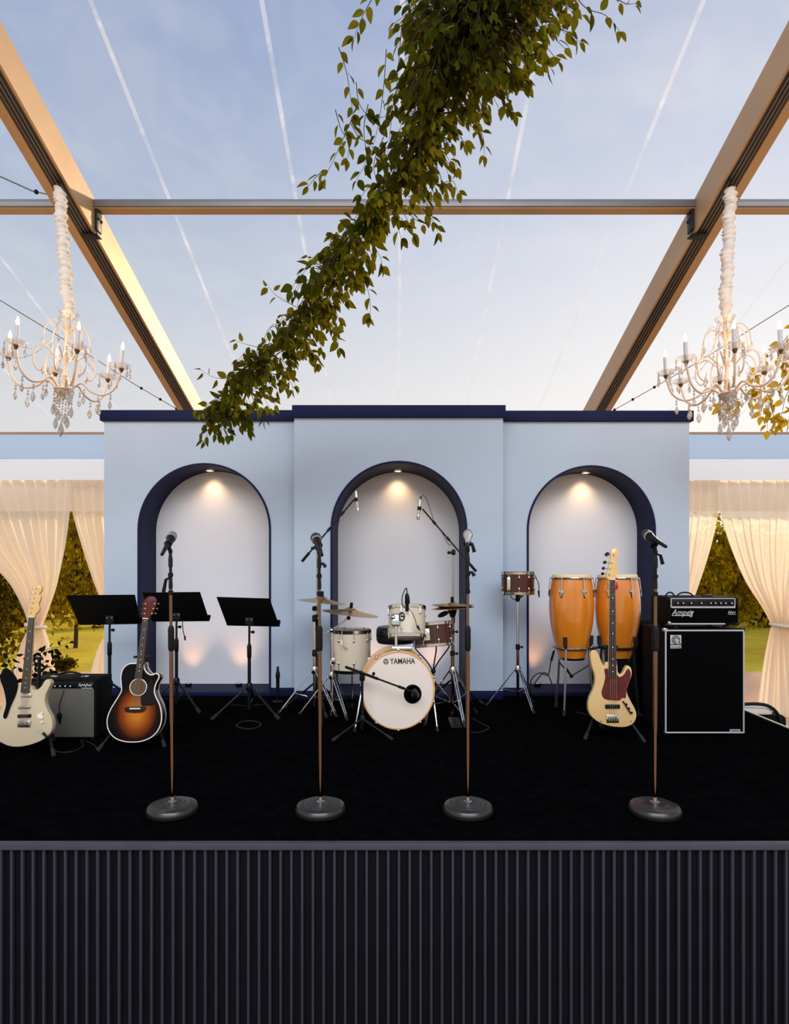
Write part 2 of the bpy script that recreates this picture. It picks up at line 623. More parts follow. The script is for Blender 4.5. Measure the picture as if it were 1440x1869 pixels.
def panel(x0, x1, z1, d, arch, back=DN + 0.06):
    xa, xb, ztop = arch
    r = (xb - xa) / 2
    cx = (xa + xb) / 2
    zs = ztop - r
    n = 40
    zf = ST + 0.04
    z0 = ST
    arc = [(cx - r * math.cos(pi * i / n), zs + r * math.sin(pi * i / n)) for i in range(n + 1)]
    # face
    mb = MB()
    top = []
    for (ax, az) in arc:
        top.append((x0 + (ax - xa) / (xb - xa) * (x1 - x0), z1))
    vs = [(a, d, b) for a, b in arc] + [(a, d, b) for a, b in top]
    fs = [(i, i + 1, i + n + 2, i + n + 1) for i in range(n)]
    mb.add(vs, fs)
    mb.add([(x0, d, z0), (xa, d, z0), (xa, d, zs), (x0, d, z1)], [(0, 1, 2, 3)])
    mb.add([(xb, d, z0), (x1, d, z0), (x1, d, z1), (xb, d, zs)], [(0, 1, 2, 3)])
    # ends, top and back of the box
    mb.add([(x0, d, z0), (x0, back, z0), (x0, back, z1), (x0, d, z1)], [(0, 1, 2, 3)])
    mb.add([(x1, d, z0), (x1, back, z0), (x1, back, z1), (x1, d, z1)], [(0, 3, 2, 1)])
    mb.add([(x0, d, z1), (x1, d, z1), (x1, back, z1), (x0, back, z1)], [(0, 1, 2, 3)])
    mb.add([(x0, back, z0), (x1, back, z0), (x1, back, z1), (x0, back, z1)], [(3, 2, 1, 0)])
    mb.build('panel', wall_paint, wallo, smooth=False)
    # reveal
    prof = [(xa, zf)] + arc + [(xb, zf)]
    rv = MB()
    k = len(prof)
    rv.add([(a, d - 0.004, b) for a, b in prof] + [(a, DN, b) for a, b in prof], [(i, i + 1, i + k + 1, i + k) for i in range(k - 1)])
    rv.build('niche_reveal', navy, wallo)
    # edge band round the opening, proud of the face
    w = 0.02
    out = [(xa - w, zf)] + [(cx - (r + w) * math.cos(pi * i / n), zs + (r + w) * math.sin(pi * i / n)) for i in range(n + 1)] + [(xb + w, zf)]
    tr = MB()
    k = len(prof)
    a_, b_ = d - 0.008, d + 0.002
    tr.add([(p[0], a_, p[1]) for p in prof] + [(p[0], a_, p[1]) for p in out] + [(p[0], b_, p[1]) for p in prof] + [(p[0], b_, p[1]) for p in out],
           [(i, i + 1, i + k + 1, i + k) for i in range(k - 1)] + [(i + k, i + k + 1, i + 3 * k + 1, i + 3 * k) for i in range(k - 1)]
           + [(i, i + 2 * k, i + 2 * k + 1, i + 1) for i in range(k - 1)])
    tr.build('arch_band', navy, wallo)
    # niche back and sill
    MB().prism([(xa - 0.02, zf - 0.02)] + [(cx - (r + .02) * math.cos(pi * i / n), zs + (r + .02) * math.sin(pi * i / n)) for i in range(n + 1)] + [(xb + 0.02, zf - 0.02)],
               DN, DN + 0.02).build('niche_back', niche_paint, wallo, smooth=False)
    MB().box((cx, (d + DN) / 2, ST + 0.02), (xb - xa + 0.03, DN - d + 0.01, 0.04)).build('niche_sill', navy, wallo, smooth=False)
    # skirting on both sides of the opening
    for (a, b) in ((x0, xa - w), (xb + w, x1)):
        MB().box(((a + b) / 2, d - 0.008, ST + 0.04), (b - a, 0.02, 0.08)).build('baseboard', navy, wallo, bevel=0.003)
    MB().box((cx, d - 0.008, ST + 0.02), (xb - xa + 2 * w, 0.02, 0.04)).build('baseboard', navy, wallo, bevel=0.003)


def pxs(px, d):
    return (px - CX) * d / F


ZT = ST + 2.70
panel(pxs(190, DS), pxs(540, DS), ZT, DS, (pxs(255, DS), pxs(491, DS), ZC + (CY - 849) * DS / F))
panel(pxs(537, DC), pxs(918, DC), ZT, DC, (pxs(607, DC), pxs(849, DC), ZC + (CY - 845) * DC / F))
panel(pxs(914, DS), pxs(1258, DS), ZT, DS, (pxs(965, DS), pxs(1193, DS), ZC + (CY - 853) * DS / F))
for (a, b, d, t0, t1) in ((185, 537, DS, 769, 750), (534, 922, DC, 763, 741), (919, 1263, DS, 770, 751)):
    za, zb = ZC + (CY - t0) * d / F, ZC + (CY - t1) * d / F
    MB().box((pxs((a + b) / 2, d), (d + DN) / 2 + 0.02, (za + zb) / 2), ((b - a) * d / F, DN - d + 0.12, zb - za)).build('cap', navy, wallo, bevel=0.004)

# ------------------------------------------------------------------ marquee roof
TAN = (1401 - CY) / F
K = 4.80


def roof(d, drop=0.0):
    return ZC + K - drop - TAN * d


RD0, RD1 = -1.0, 9.25
XI, XO = 2.53, 2.74
sl = math.atan(TAN)


def slope_box(mb, x0, x1, drop0, drop1, d0=RD0, d1=RD1):
    vs = []
    for d in (d0, d1):
        for x in (x0, x1):
            for dr in (drop0, drop1):
                vs.append((x, d, roof(d, dr)))
    mb.add(vs, [(0, 1, 3, 2), (4, 6, 7, 5), (0, 4, 5, 1), (2, 3, 7, 6), (0, 2, 6, 4), (1, 5, 7, 3)])
    return mb


def slope_panel(name, x0, x1, material, parent, lift=0.0, d0=RD0, d1=RD1, **tags):
    mb = MB()
    nn = 40
    vs, fs = [], []
    for j in range(nn + 1):
        d = d0 + (d1 - d0) * j / nn
        for i in range(2):
            vs.append(((x0, x1)[i], d, roof(d) + lift))
    for j in range(nn):
        fs.append((2 * j, 2 * j + 1, 2 * j + 3, 2 * j + 2))
    return mb.add(vs, fs).build(name, material, parent, smooth=False, **tags)


rf = struct('roof', 'clear vinyl marquee roof with welded seams')
slope_panel('vinyl_panel', -XI, XI, vinyl, rf)
slope_panel('vinyl_panel', -7.6, -XO, vinyl, rf)
slope_panel('vinyl_panel', XO, 7.6, vinyl, rf)
for x in (-1.90, -0.83, 0.05, 0.955, 1.93, -3.7, -4.7, -5.7, 3.7, 4.7, 5.7):
    slope_panel('seam', x - 0.0155, x + 0.0155, seam_m, rf, -0.006)

for sgn, lab in ((-1, 'aluminium roof rafter tinted with warm light above the chandelier with six candles'), (1, 'aluminium roof rafter tinted with warm light above the chandelier tangled in vine')):
    r_ = thing('roof_rafter', lab, 'rafter', (0, 0, 0), group='marquee roof rafters')
    a, b = sorted((sgn * XI, sgn * XO))
    slope_box(MB(), a, b, 0.004, 0.26).build('beam', alu_warm, r_, smooth=False)
    # underside: pale outer flange, recessed dark track with ribs
    xo0, xo1 = sorted((sgn * (XI + 0.135), sgn * XO))
    slope_box(MB(), xo0, xo1, 0.26, 0.285).build('flange', alu_warm, r_, smooth=False)
    xa0, xa1 = sorted((sgn * XI, sgn * (XI + 0.02)))
    slope_box(MB(), xa0, xa1, 0.26, 0.285).build('lip', alu_warm, r_, smooth=False)
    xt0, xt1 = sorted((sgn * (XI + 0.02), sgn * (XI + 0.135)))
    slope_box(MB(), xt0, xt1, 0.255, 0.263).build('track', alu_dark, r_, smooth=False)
    for q in (0.05, 0.078, 0.108):
        xr0, xr1 = sorted((sgn * (XI + q), sgn * (XI + q + 0.008)))
        slope_box(MB(), xr0, xr1, 0.262, 0.279).build('rib', alu_grey, r_, smooth=False)
    MB().box((sgn * (XI + XO) / 2, 9.1, roof(9.1) / 2 - 0.05), (XO - XI - 0.02, 0.16, roof(9.1) - 0.1)).build('upright', alu_grey, r_, smooth=False)

DP = 1150 * K / (1401 - 368)
for i, (xa, xb, lab) in enumerate(((-7.6, -XO, 'grey aluminium purlin outside the rafter beside the six candle chandelier'), (-XI, XI, 'long grey aluminium purlin crossing the roof between both rafters'),
                                   (XO, 7.6, 'grey aluminium purlin outside the rafter beside the vine tangled chandelier'))):
    pr = thing('roof_purlin', lab, 'purlin', ((xa + xb) / 2, DP, roof(DP) - 0.04), group='marquee purlins')
    w = xb - xa
    MB().box((0, 0.0, -0.005), (w, 0.125, 0.062)).build('bar', alu_grey, pr, bevel=0.004)
    MB().box((0, 0.0, -0.040), (w, 0.1, 0.006)).build('underside', alu_warm, pr, smooth=False)
for sgn in (-1, 1):
    br = thing('purlin_bracket', 'black steel bracket joining purlin to rafter near the %s chandelier' % ('six candle' if sgn < 0 else 'vine tangled'), 'bracket', (sgn * (XI - 0.02), DP, roof(DP) - 0.1))
    MB().box((0, 0, -0.06), (0.02, 0.09, 0.2)).build('plate', black_metal, br, bevel=0.006)
    MB().box((sgn * 0.06, 0, -0.195), (0.14, 0.09, 0.012)).build('plate', black_metal, br, bevel=0.004)
    for q in (-0.05, 0.05):
        MB().ball((-sgn * 0.01, q * 0.5, -0.06), 0.014, 8).build('bolt', black_metal, br)

# eave beam and valance along the far side
ev = struct('beam_1', 'pale blue eave beam of the marquee')
d = 9.0
zt, zb = ZC + (CY - 790) * d / F, ZC + (CY - 839) * d / F
MB().box((0, d + 0.12, (zt + zb) / 2), (15, 0.16, zt - zb)).build('beam_face', eave_m, ev, bevel=0.03)
MB().tube([(-7.5, d + 0.05, zt + 0.005), (7.5, d + 0.05, zt + 0.005)], 0.018, 8).build('keder_rail', alu_warm, ev)
vo = thing('valance', 'white fabric valance running above the sheer curtains', 'valance', (0, 8.93, ZC + (CY - 876) * 8.93 / F))
hgt = 38 * 8.93 / F
mb = MB()
vs, fs = [], []
nn = 200
for i in range(nn + 1):
    x = -7.4 + 14.8 * i / nn
    y = 0.012 * math.sin(x * 3.1) + 0.006 * math.sin(x * 11)
    vs += [(x, y, 0), (x, y - 0.01, hgt * 0.5), (x, y, hgt)]
for i in range(nn):
    for k in range(2):
        fs.append((3 * i + k, 3 * i + 3 + k, 3 * i + 4 + k, 3 * i + 1 + k))
mb.add(vs, fs).build('drop', valance_m, vo)
MB().box((0, 0.05, hgt - 0.02), (14.8, 0.08, 0.03)).build('rail', valance_m, vo, bevel=0.005)

# solid wall header behind the tops of the curtains
hd_ = MB().box((0, 9.55, (P(0, 872, 9.55).z + P(0, 931, 9.55).z) / 2), (15, 0.05, P(0, 868, 9.55).z - P(0, 931, 9.55).z)).build('trim_1', valance_m, smooth=False, kind='structure')

# ------------------------------------------------------------------ sheer curtains


def curtain(name, label, d, rows, folds, amp, tie=None, seed=0):
    rnd = random.Random(seed)
    py_top, py_bot = rows[0][0], rows[-1][0]
    c0 = P((rows[0][1] + rows[0][2]) / 2, py_bot, d)
    root = thing(name, label, 'curtain', c0, group='sheer tied curtains')
    crv = spline([(r[0], r[1], r[2]) for r in rows], per=8)
    U = folds * 10
    ph = [rnd.uniform(-0.8, 0.8) for _ in range(folds + 2)]
    vs, fs = [], []
    for j, (py, a, b) in enumerate(crv):
        for i in range(U + 1):
            u = i / U
            k = u * folds
            warp = 0.012 * math.sin(k * 1.7 + ph[int(k) % len(ph)])
            px = a + (b - a) * min(1, max(0, u + warp * 0.6 * (0 < i < U)))
            w = (b - a) * d / F
            off = amp * math.sin(2 * pi * k + 0.5 * math.sin(j * 0.12 + k)) + 0.4 * amp * math.sin(2 * pi * k * 0.37 + ph[int(k) % len(ph)])
            q = P(px, py, d)
            q.y += off
            if py > py_bot - 4:
                q.z += 0.012 * math.sin(k * 2.3)
            vs.append(q - c0)
    for j in range(len(crv) - 1):
        for i in range(U):
            k = j * (U + 1) + i
            fs.append((k, k + 1, k + U + 2, k + U + 1))
    MB().add(vs, fs).build('sheer_panel', sheer, root)
    if tie:
        ty, ta, tb = tie
        pts = []
        for i in range(24):
            a = 2 * pi * i / 24
            q = P((ta + tb) / 2 + (tb - ta) / 2 * math.cos(a), ty + 3 * math.cos(a), d)
            q.y += (amp + 0.05) * math.sin(a)
            pts.append(q - c0)
        MB().tube(pts, 0.022, 8, closed=True).build('tieback', white_fabric, root)
    return root


curtain('sheer_curtain', 'sheer cream curtain tied back behind the white electric guitar', 9.09,
        [(872, -130, 131), (905, -118, 129), (940, -92, 127), (1000, -45, 120), (1060, 15, 108), (1110, 44, 90), (1140, 52, 78), (1150, 50, 82), (1180, 36, 92), (1230, 22, 103), (1308, 8, 112)],
        13, 0.05, (1142, 48, 82), 1)
curtain('sheer_curtain', 'sheer cream curtain beside the wall edge behind the music stands', 9.24,
        [(872, 124, 262), (905, 126, 260), (940, 131, 256), (1000, 149, 246), (1060, 170, 236), (1110, 190, 228), (1140, 198, 224), (1150, 197, 226), (1180, 178, 236), (1230, 163, 246), (1308, 150, 256)],
        8, 0.05, (1142, 195, 228), 2)
curtain('sheer_curtain', 'sheer cream curtain beside the wall edge above the amplifier head', 9.24,
        [(872, 1180, 1316), (905, 1182, 1314), (940, 1186, 1309), (1000, 1196, 1295), (1060, 1206, 1276), (1110, 1214, 1258), (1140, 1218, 1246), (1150, 1216, 1248), (1180, 1204, 1264), (1230, 1196, 1280), (1308, 1186, 1292)],
        8, 0.05, (1142, 1214, 1250), 3)
curtain('sheer_curtain', 'full sheer cream curtain tied back beyond the black bass cabinet', 9.09,
        [(872, 1310, 1580), (905, 1312, 1568), (940, 1317, 1545), (1000, 1335, 1515), (1060, 1361, 1485), (1110, 1394, 1458), (1140, 1410, 1444), (1150, 1409, 1446), (1180, 1402, 1458), (1230, 1393, 1474), (1308, 1382, 1496)],
        13, 0.05, (1142, 1407, 1448), 4)

# ------------------------------------------------------------------ garden behind the marquee
leafq = [(0, 0, 0), (0.5, 0.28, 0.05), (1, 0, 0), (0.5, -0.28, 0.05)]


def leaf_cloud(center, rad, n, size, material, parent, rnd, shell=0.5, name='foliage'):
    vs, fs = [], []
    for _ in range(n):
        while True:
            p = Vector((rnd.uniform(-1, 1), rnd.uniform(-1, 1), rnd.uniform(-1, 1)))
            if shell < p.length < 1:
                break
        # lumpy crown
        lump = 0.8 + 0.25 * math.sin(p.x * 7 + p.z * 5) * math.sin(p.y * 6 - p.z * 4)
        c = Vector((p.x * rad[0], p.y * rad[1], p.z * rad[2])) * lump + Vector(center)
        e = Euler((rnd.uniform(0, 6.3), rnd.uniform(0, 6.3), rnd.uniform(0, 6.3))).to_matrix()
        s = size * rnd.uniform(0.6, 1.3)
        b = len(vs)
        for q in leafq:
            vs.append(c + e @ (Vector(q) * s))
        fs.append((b, b + 1, b + 2, b + 3))
    me = bpy.data.meshes.new(name)
    me.from_pydata([tuple(v) for v in vs], [], fs)
    me.materials.append(material)
    o = bpy.data.objects.new(name, me)
    C.objects.link(o)
    o.parent = parent
    o['kind'] = 'stuff'
    return o


def tree(name, label, px, d, h, rx, n, material, seed, lf=0.16, low=0.3):
    rnd = random.Random(seed)
    x = (px - CX) * d / F
    r = thing(name, label, 'tree' if 'tree' in name else 'bush', (x, d, -0.02), group='garden planting behind the marquee')
    MB().tube([(0, 0, 0), (0.05, 0.02, h * 0.35), (-0.04, 0.03, h * 0.7)], [0.06, 0.045, 0.03], 8).build('trunk', bark, r)
    for q in range(3):
        a = rnd.uniform(0, 6.3)
        MB().tube([(0, 0, h * 0.3), (math.cos(a) * rx * 0.4, math.sin(a) * rx * 0.4, h * 0.55), (math.cos(a) * rx * 0.6, math.sin(a) * rx * 0.6, h * 0.78)], [0.06, 0.04, 0.02], 6).build('limb', bark, r)
    zc = (h + low) / 2
    leaf_cloud((0, 0, zc), (rx, rx * 0.8, (h - low) / 2 * 1.15), n, lf, material, r, rnd)
    return r


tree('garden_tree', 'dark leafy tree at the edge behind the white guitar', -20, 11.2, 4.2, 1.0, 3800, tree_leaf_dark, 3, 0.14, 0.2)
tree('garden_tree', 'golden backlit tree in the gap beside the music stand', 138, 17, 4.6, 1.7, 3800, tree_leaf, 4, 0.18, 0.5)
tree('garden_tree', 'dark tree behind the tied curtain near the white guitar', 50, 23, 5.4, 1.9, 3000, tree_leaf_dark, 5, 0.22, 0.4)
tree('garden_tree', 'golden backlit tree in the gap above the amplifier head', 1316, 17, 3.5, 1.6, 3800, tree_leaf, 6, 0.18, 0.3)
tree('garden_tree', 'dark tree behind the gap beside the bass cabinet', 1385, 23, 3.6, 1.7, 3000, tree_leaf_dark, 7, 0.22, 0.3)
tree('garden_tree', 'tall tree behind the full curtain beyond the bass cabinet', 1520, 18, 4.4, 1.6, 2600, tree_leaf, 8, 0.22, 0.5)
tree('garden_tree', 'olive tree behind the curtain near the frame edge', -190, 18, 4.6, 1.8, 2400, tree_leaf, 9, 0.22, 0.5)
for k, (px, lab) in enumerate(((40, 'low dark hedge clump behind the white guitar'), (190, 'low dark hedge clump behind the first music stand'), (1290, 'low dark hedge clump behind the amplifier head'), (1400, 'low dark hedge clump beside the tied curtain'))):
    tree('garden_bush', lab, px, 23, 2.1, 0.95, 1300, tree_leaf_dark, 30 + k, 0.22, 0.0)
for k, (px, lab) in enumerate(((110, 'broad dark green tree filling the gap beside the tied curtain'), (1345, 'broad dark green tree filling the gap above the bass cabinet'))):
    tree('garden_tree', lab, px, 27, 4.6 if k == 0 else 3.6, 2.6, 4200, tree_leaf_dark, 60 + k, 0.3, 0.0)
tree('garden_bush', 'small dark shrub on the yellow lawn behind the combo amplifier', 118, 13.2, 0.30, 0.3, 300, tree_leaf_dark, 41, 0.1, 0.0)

# ================================================================== THINGS ON THE STAGE


def tripod(root, hub_z, foot_r, ang0, material, leg_r=0.009, brace_z=None, pole_r=0.012, double=False, foot_z=0.0):
    """three legs from a hub down to the deck, each with a rubber foot; optional braces"""
    MB().lathe([(pole_r * 1.7, -0.03), (pole_r * 2.0, -0.01), (pole_r * 2.0, 0.02), (pole_r * 1.4, 0.035)], 14, c=(0, 0, hub_z)).build('leg_collar', material, root)
    for k in range(3):
        a = ang0 + k * 2 * pi / 3
        ca, sa = math.cos(a), math.sin(a)
        top = Vector((ca * 0.025, sa * 0.025, hub_z))
        foot = Vector((ca * foot_r, sa * foot_r, foot_z + 0.012))
        mb = MB()
        if double:
            side = Vector((-sa, ca, 0)) * 0.011
            mb.tube([top + side, foot + side * 0.6], leg_r * 0.7, 8)
            mb.tube([top - side, foot - side * 0.6], leg_r * 0.7, 8)
        else:
            mb.tube([top, foot], leg_r, 8)
        lg = mb.build('leg', material, root)
        dv = (foot - top).normalized()
        MB().tube([foot - dv * 0.045, foot - dv * 0.01, foot + Vector((ca * 0.012, sa * 0.012, -0.006))], [leg_r * 1.3, leg_r * 1.6, leg_r * 1.5], 8).build('rubber_foot', rubber, lg)
        if brace_z is not None:
            mid = top.lerp(foot, 0.55)
            MB().tube([(ca * 0.012, sa * 0.012, brace_z), mid], leg_r * 0.55, 6).build('brace', material, root)


def knob(root, p, direction, r=0.012, l=0.03, m=None):
    M = along(p, Vector(p) + Vector(direction))
    MB().lathe([(r * 0.5, 0), (r * 0.5, l * 0.4), (r, l * 0.45), (r, l), (r * 0.6, l * 1.1)], 10, M=M).build('clamp_knob', m or black_plastic, root)


# ------------------------------------------------------------------ round-base vocal microphone stands


def vocal_mic(label, tip, tail, ball_m, body_m, r=0.025):
    """hand-held microphone: ball grille at tip, tapering handle to tail"""
    tip, tail = Vector(tip), Vector(tail)
    L = (tip - tail).length
    root = thing('microphone', label, 'microphone', tail, group='vocal microphones')
    M = along((0, 0, 0), tip - tail)
    MB().lathe([(0.0, 0), (0.010, 0), (0.0105, 0.03), (0.016, L - 0.055), (0.021, L - 0.035), (0.0225, L - 0.022)], 16, M=M).build('handle', body_m, root)
    MB().lathe([(0.0225, L - 0.024), (0.026, L - 0.022), (0.026, L - 0.012), (0.0225, L - 0.010)], 18, M=M).build('collar', steel, root)
    MB().ball((0, 0, L + 0.006), r, 18, (1, 1, 1.08), M=M).build('grille', ball_m, root)
    MB().lathe([(0.008, -0.05), (0.009, -0.03), (0.009, 0.0)], 10, M=M).build('connector', black_metal, root)
    return root


def round_stand(label, px, py, pole_top_px, z_top, clip_at, knob_side, extras=()):
    x, d, s = deck(px, py)
    root = thing('microphone_stand', label, 'microphone stand', (x, d, ST), group='round-base microphone stands')
    R = 0.128
    prof = [(R * 0.90, 0.0), (R * 0.985, 0.008), (R, 0.02), (R * 0.985, 0.032), (R * 0.93, 0.043), (R * 0.80, 0.050), (R * 0.73, 0.0515), (R * 0.715, 0.049),
            (R * 0.70, 0.0515), (R * 0.52, 0.054), (R * 0.50, 0.052), (R * 0.48, 0.055), (R * 0.24, 0.058), (R * 0.2, 0.056), (0.017, 0.057), (0.0, 0.057)]
    b = MB().lathe(prof, 56).build('round_base', iron, root)
    MB().lathe([(0.022, 0.056), (0.022, 0.062), (0.015, 0.066), (0.013, 0.085), (0.0, 0.085)], 20).build('socket', steel, b)
    lx = (pole_top_px - px) / s
    z1, z2, z3 = 0.835, 0.945, 1.16

    def ax(z):
        return Vector((lx * z / z_top, 0, z))
    MB().tube([ax(0.06), ax(z1)], 0.0105, 14).build('lower_tube', bronze, root)
    MB().tube([ax(z1 - 0.01), ax(z1), ax(z1 + 0.012), ax(z2 - 0.012), ax(z2), ax(z2 + 0.01)], [0.011, 0.0145, 0.0155, 0.0155, 0.0135, 0.009], 14).build('clutch', black_plastic, root)
    MB().tube([ax(z2), ax(z3)], 0.0078, 12).build('upper_tube', bronze, root)
    MB().tube([ax(z3 - 0.02), ax(z3), ax(z3 + 0.05), ax(z_top - 0.07), ax(z_top - 0.068), ax(z_top - 0.03), ax(z_top)],
              [0.0095, 0.0105, 0.0078, 0.0075, 0.011, 0.011, 0.007], 12).build('top_tube', black_metal, root)
    for q in (z_top - 0.11, z_top - 0.2):
        MB().lathe([(0.008, -0.012), (0.013, -0.008), (0.013, 0.008), (0.008, 0.012)], 12, c=tuple(ax(q))).build('ring', black_plastic, root)
    # clip that swivels on the top
    cl_ = ax(z_top)
    ca, cb = Vector(clip_at[0]), Vector(clip_at[1])
    mb = MB().tube([cl_, cl_ + Vector((0, 0, 0.012)), (cl_ + ca) / 2 + Vector((0, 0, 0.004)), ca], [0.01, 0.011, 0.010, 0.013], 10)
    mb.build('swivel', black_plastic, root)
    MB().tube([ca, cb], [0.0195, 0.016], 14).build('clip', black_plastic, root)
    # cable clip on the pole
    for (z, sx, l) in extras:
        p = ax(z)
        MB().tube([p + Vector((0, -0.005, 0)), p + Vector((sx * 0.022, -0.006, -l * 0.15)), p + Vector((sx * 0.034, -0.006, -l))], [0.006, 0.008, 0.010], 8).build('cable_clip', black_plastic, root)
    return root, s


FY = 1484
# first stand, before the arch on the guitar side
x1, d1, s1 = deck(315, FY)
zt1 = EYE - (1010 - CY) / s1


def loc_of(px, py, base, d):
    """metres relative to a stand's base"""
    q = P(px, py, d)
    return q - Vector((base[0], base[1], ST))


root, s_ = round_stand('round-base microphone stand before the arch with music stands', 315, FY, 311, zt1,
                       (loc_of(306, 994, (x1, d1), d1 - 0.02), loc_of(313, 984, (x1, d1), d1 + 0.03)), 1, ((1.20, -1, 0.075),))
vocal_mic('pale ball vocal microphone on the stand before the music stands', P(313.5, 979, d1 + 0.06), P(300, 1004, d1 - 0.08), mic_grey, black_metal)
x2, d2, s2 = deck(585, FY)
zt2 = EYE - (1012 - CY) / s2
root, s_ = round_stand('round-base microphone stand before the cream floor tom', 585, FY, 582.5, zt2,
                       (loc_of(582, 996, (x2, d2), d2 - 0.02), loc_of(579, 988, (x2, d2), d2 + 0.03)), 1, ((zt2 - 0.045, 1, 0.02),))
vocal_mic('dark ball vocal microphone on the stand before the floor tom', P(577, 983, d2 + 0.05), P(585, 1006, d2 - 0.09), mic_dark, black_metal, 0.029)
x3, d3, s3 = deck(854, FY)
zt3 = EYE - (1008 - CY) / s3
root, s_ = round_stand('round-base microphone stand before the hi-hat', 854, FY, 853.5, zt3,
                       (loc_of(853, 993, (x3, d3), d3 - 0.005), loc_of(853, 984, (x3, d3), d3 + 0.03)), 1, ((zt3 + 0.05, 1, 0.05), (zt3 - 0.1, 1, 0.02)))
vocal_mic('small pale vocal microphone on the stand before the hi-hat', P(854, 974, d3 + 0.06), P(853, 992, d3 - 0.06), mic_grey, mic_silver, 0.022)
x4, d4, s4 = deck(1195, FY + 1)
zt4 = EYE - (1012 - CY) / s4
root, s_ = round_stand('round-base microphone stand before the bass amplifier', 1195, FY + 1, 1196.5, zt4,
                       (loc_of(1194, 996, (x4, d4), d4 - 0.005), loc_of(1190, 986, (x4, d4), d4 + 0.02)), 1, ((zt4 + 0.005, 1, 0.055),))
vocal_mic('black vocal microphone tilted on the stand before the bass amplifier', P(1181, 976, d4 + 0.07), P(1206, 992, d4 - 0.06), mic_dark, black_metal, 0.025)

# ------------------------------------------------------------------ music stands


def music_stand(label, px, py, corners, ang0, d_shift=0.0):
    """corners: pixel top-left, top-right, bottom-right, bottom-left of the desk; the top leans towards the audience"""
    x, d, s = deck(px, py)
    root = thing('music_stand', label, 'music stand', (x, d, ST), group='black music stands')
    o = Vector((x, d, ST))
    lean = 0.16
    tl, tr, br, bl = corners
    a = P(*tl, d - lean) - o
    b = P(*tr, d - lean + 0.0) - o
    c = P(*br, d + 0.06) - o
    e = P(*bl, d + 0.06) - o
    n = (b - a).cross(e - a).normalized()
    if n.y < 0:
        n = -n
    th = n * 0.006
    mb = MB().add([a, b, c, e, a + th, b + th, c + th, e + th], [(0, 1, 2, 3), (7, 6, 5, 4), (0, 4, 5, 1), (1, 5, 6, 2), (2, 6, 7, 3), (3, 7, 4, 0)])
    desk = mb.build('desk', black_matte, root, bevel=0.002)
    dn = (e - a).normalized()
    lip = [e, c, c + n * 0.055, e + n * 0.055]
    lo = dn * 0.006
    MB().add([p for p in lip] + [p + lo for p in lip], [(0, 1, 2, 3), (7, 6, 5, 4), (0, 4, 5, 1), (1, 5, 6, 2), (2, 6, 7, 3), (3, 7, 4, 0)]).build('lip', black_matte, desk)
    lip2 = [c + n * 0.055, e + n * 0.055, e + n * 0.055 - dn * 0.018, c + n * 0.055 - dn * 0.018]
    MB().add([p for p in lip2] + [p + n * 0.003 for p in lip2], [(0, 1, 2, 3), (7, 6, 5, 4), (0, 4, 5, 1), (1, 5, 6, 2), (2, 6, 7, 3), (3, 7, 4, 0)]).build('lip_edge', black_matte, desk)
    mid = (c + e) / 2 - dn * 0.07
    mid.x = 0.0
    zt = mid.z
    MB().box(mid - n * 0.012, (0.07, 0.02, 0.07)).build('desk_bracket', black_metal, root, bevel=0.004)
    for q in (-0.02, 0.02):
        MB().ball(mid - n * 0.024 + Vector((q, 0, 0.02)), 0.006, 8).build('bolt', steel, root)
    knob(root, (0.012, 0.0, zt - 0.1), (1, -0.3, 0), 0.013, 0.03)
    zc = zt - 0.22
    MB().tube([(0, 0, zt), (0, mid.y * 0.3, zt - 0.05), (0, 0, zt - 0.09), (0, 0, zc)], 0.0095, 12).build('upper_tube', black_metal, root)
    MB().tube([(0, 0, zc + 0.02), (0, 0, zc), (0, 0, zc - 0.09), (0, 0, zc - 0.1)], [0.012, 0.019, 0.019, 0.015], 14).build('clutch', black_plastic, root)
    MB().tube([(0, 0, zc - 0.08), (0, 0, 0.05)], 0.0145, 14).build('lower_tube', black_metal, root)
    tripod(root, 0.24, 0.31, ang0, black_metal, 0.010, 0.08, 0.014)
    return root


music_stand('black music stand beside the curtain above the combo amplifier', 200, 1300, ((121, 1087), (246, 1086), (257, 1138), (144, 1140)), 0.4)
music_stand('black music stand behind the acoustic guitar headstock', 322, 1294, ((260, 1082), (365, 1081), (382, 1133), (277, 1134)), -0.6)
music_stand('black music stand standing alone before the arch edge', 455, 1306, ((395, 1090), (492, 1093), (510, 1143), (414, 1141)), -0.5)
mb = MB().tube(spline([P(333, 1133, 5.45), P(334, 1150, 5.44), P(337, 1162, 5.44)], per=4), 0.004, 6)
hb = thing('hanging_cable', 'short black cable hanging below the middle music stand desk', 'cable', P(334, 1150, 5.45))
mb = MB().tube([q - Vector(hb.location) for q in map(Vector, spline([P(333, 1133, 5.45), P(334, 1150, 5.44), P(337, 1162, 5.44)], per=4))], 0.004, 6).build('cord', cable_m, hb)
MB().tube([P(337, 1161, 5.44) - Vector(hb.location), P(338, 1169, 5.44) - Vector(hb.location)], [0.009, 0.006], 8).build('plug', black_plastic, hb)

# ------------------------------------------------------------------ guitars


def guitar_frame(name, label, cx, by, floor_py, tilt, cat='guitar', yaw=0.0):
    """root at the bottom of the body; local units are metres, x right, z up the neck, y into the picture"""
    x, d, s = deck(cx, floor_py)
    zb = EYE - (by - CY) / s
    root = thing(name, label, cat, (x, d, ST + zb), (-tilt, 0, yaw))

    def L(px, py):
        return ((px - cx) / s, (by - py) / s / math.cos(tilt))
    return root, L, s, d


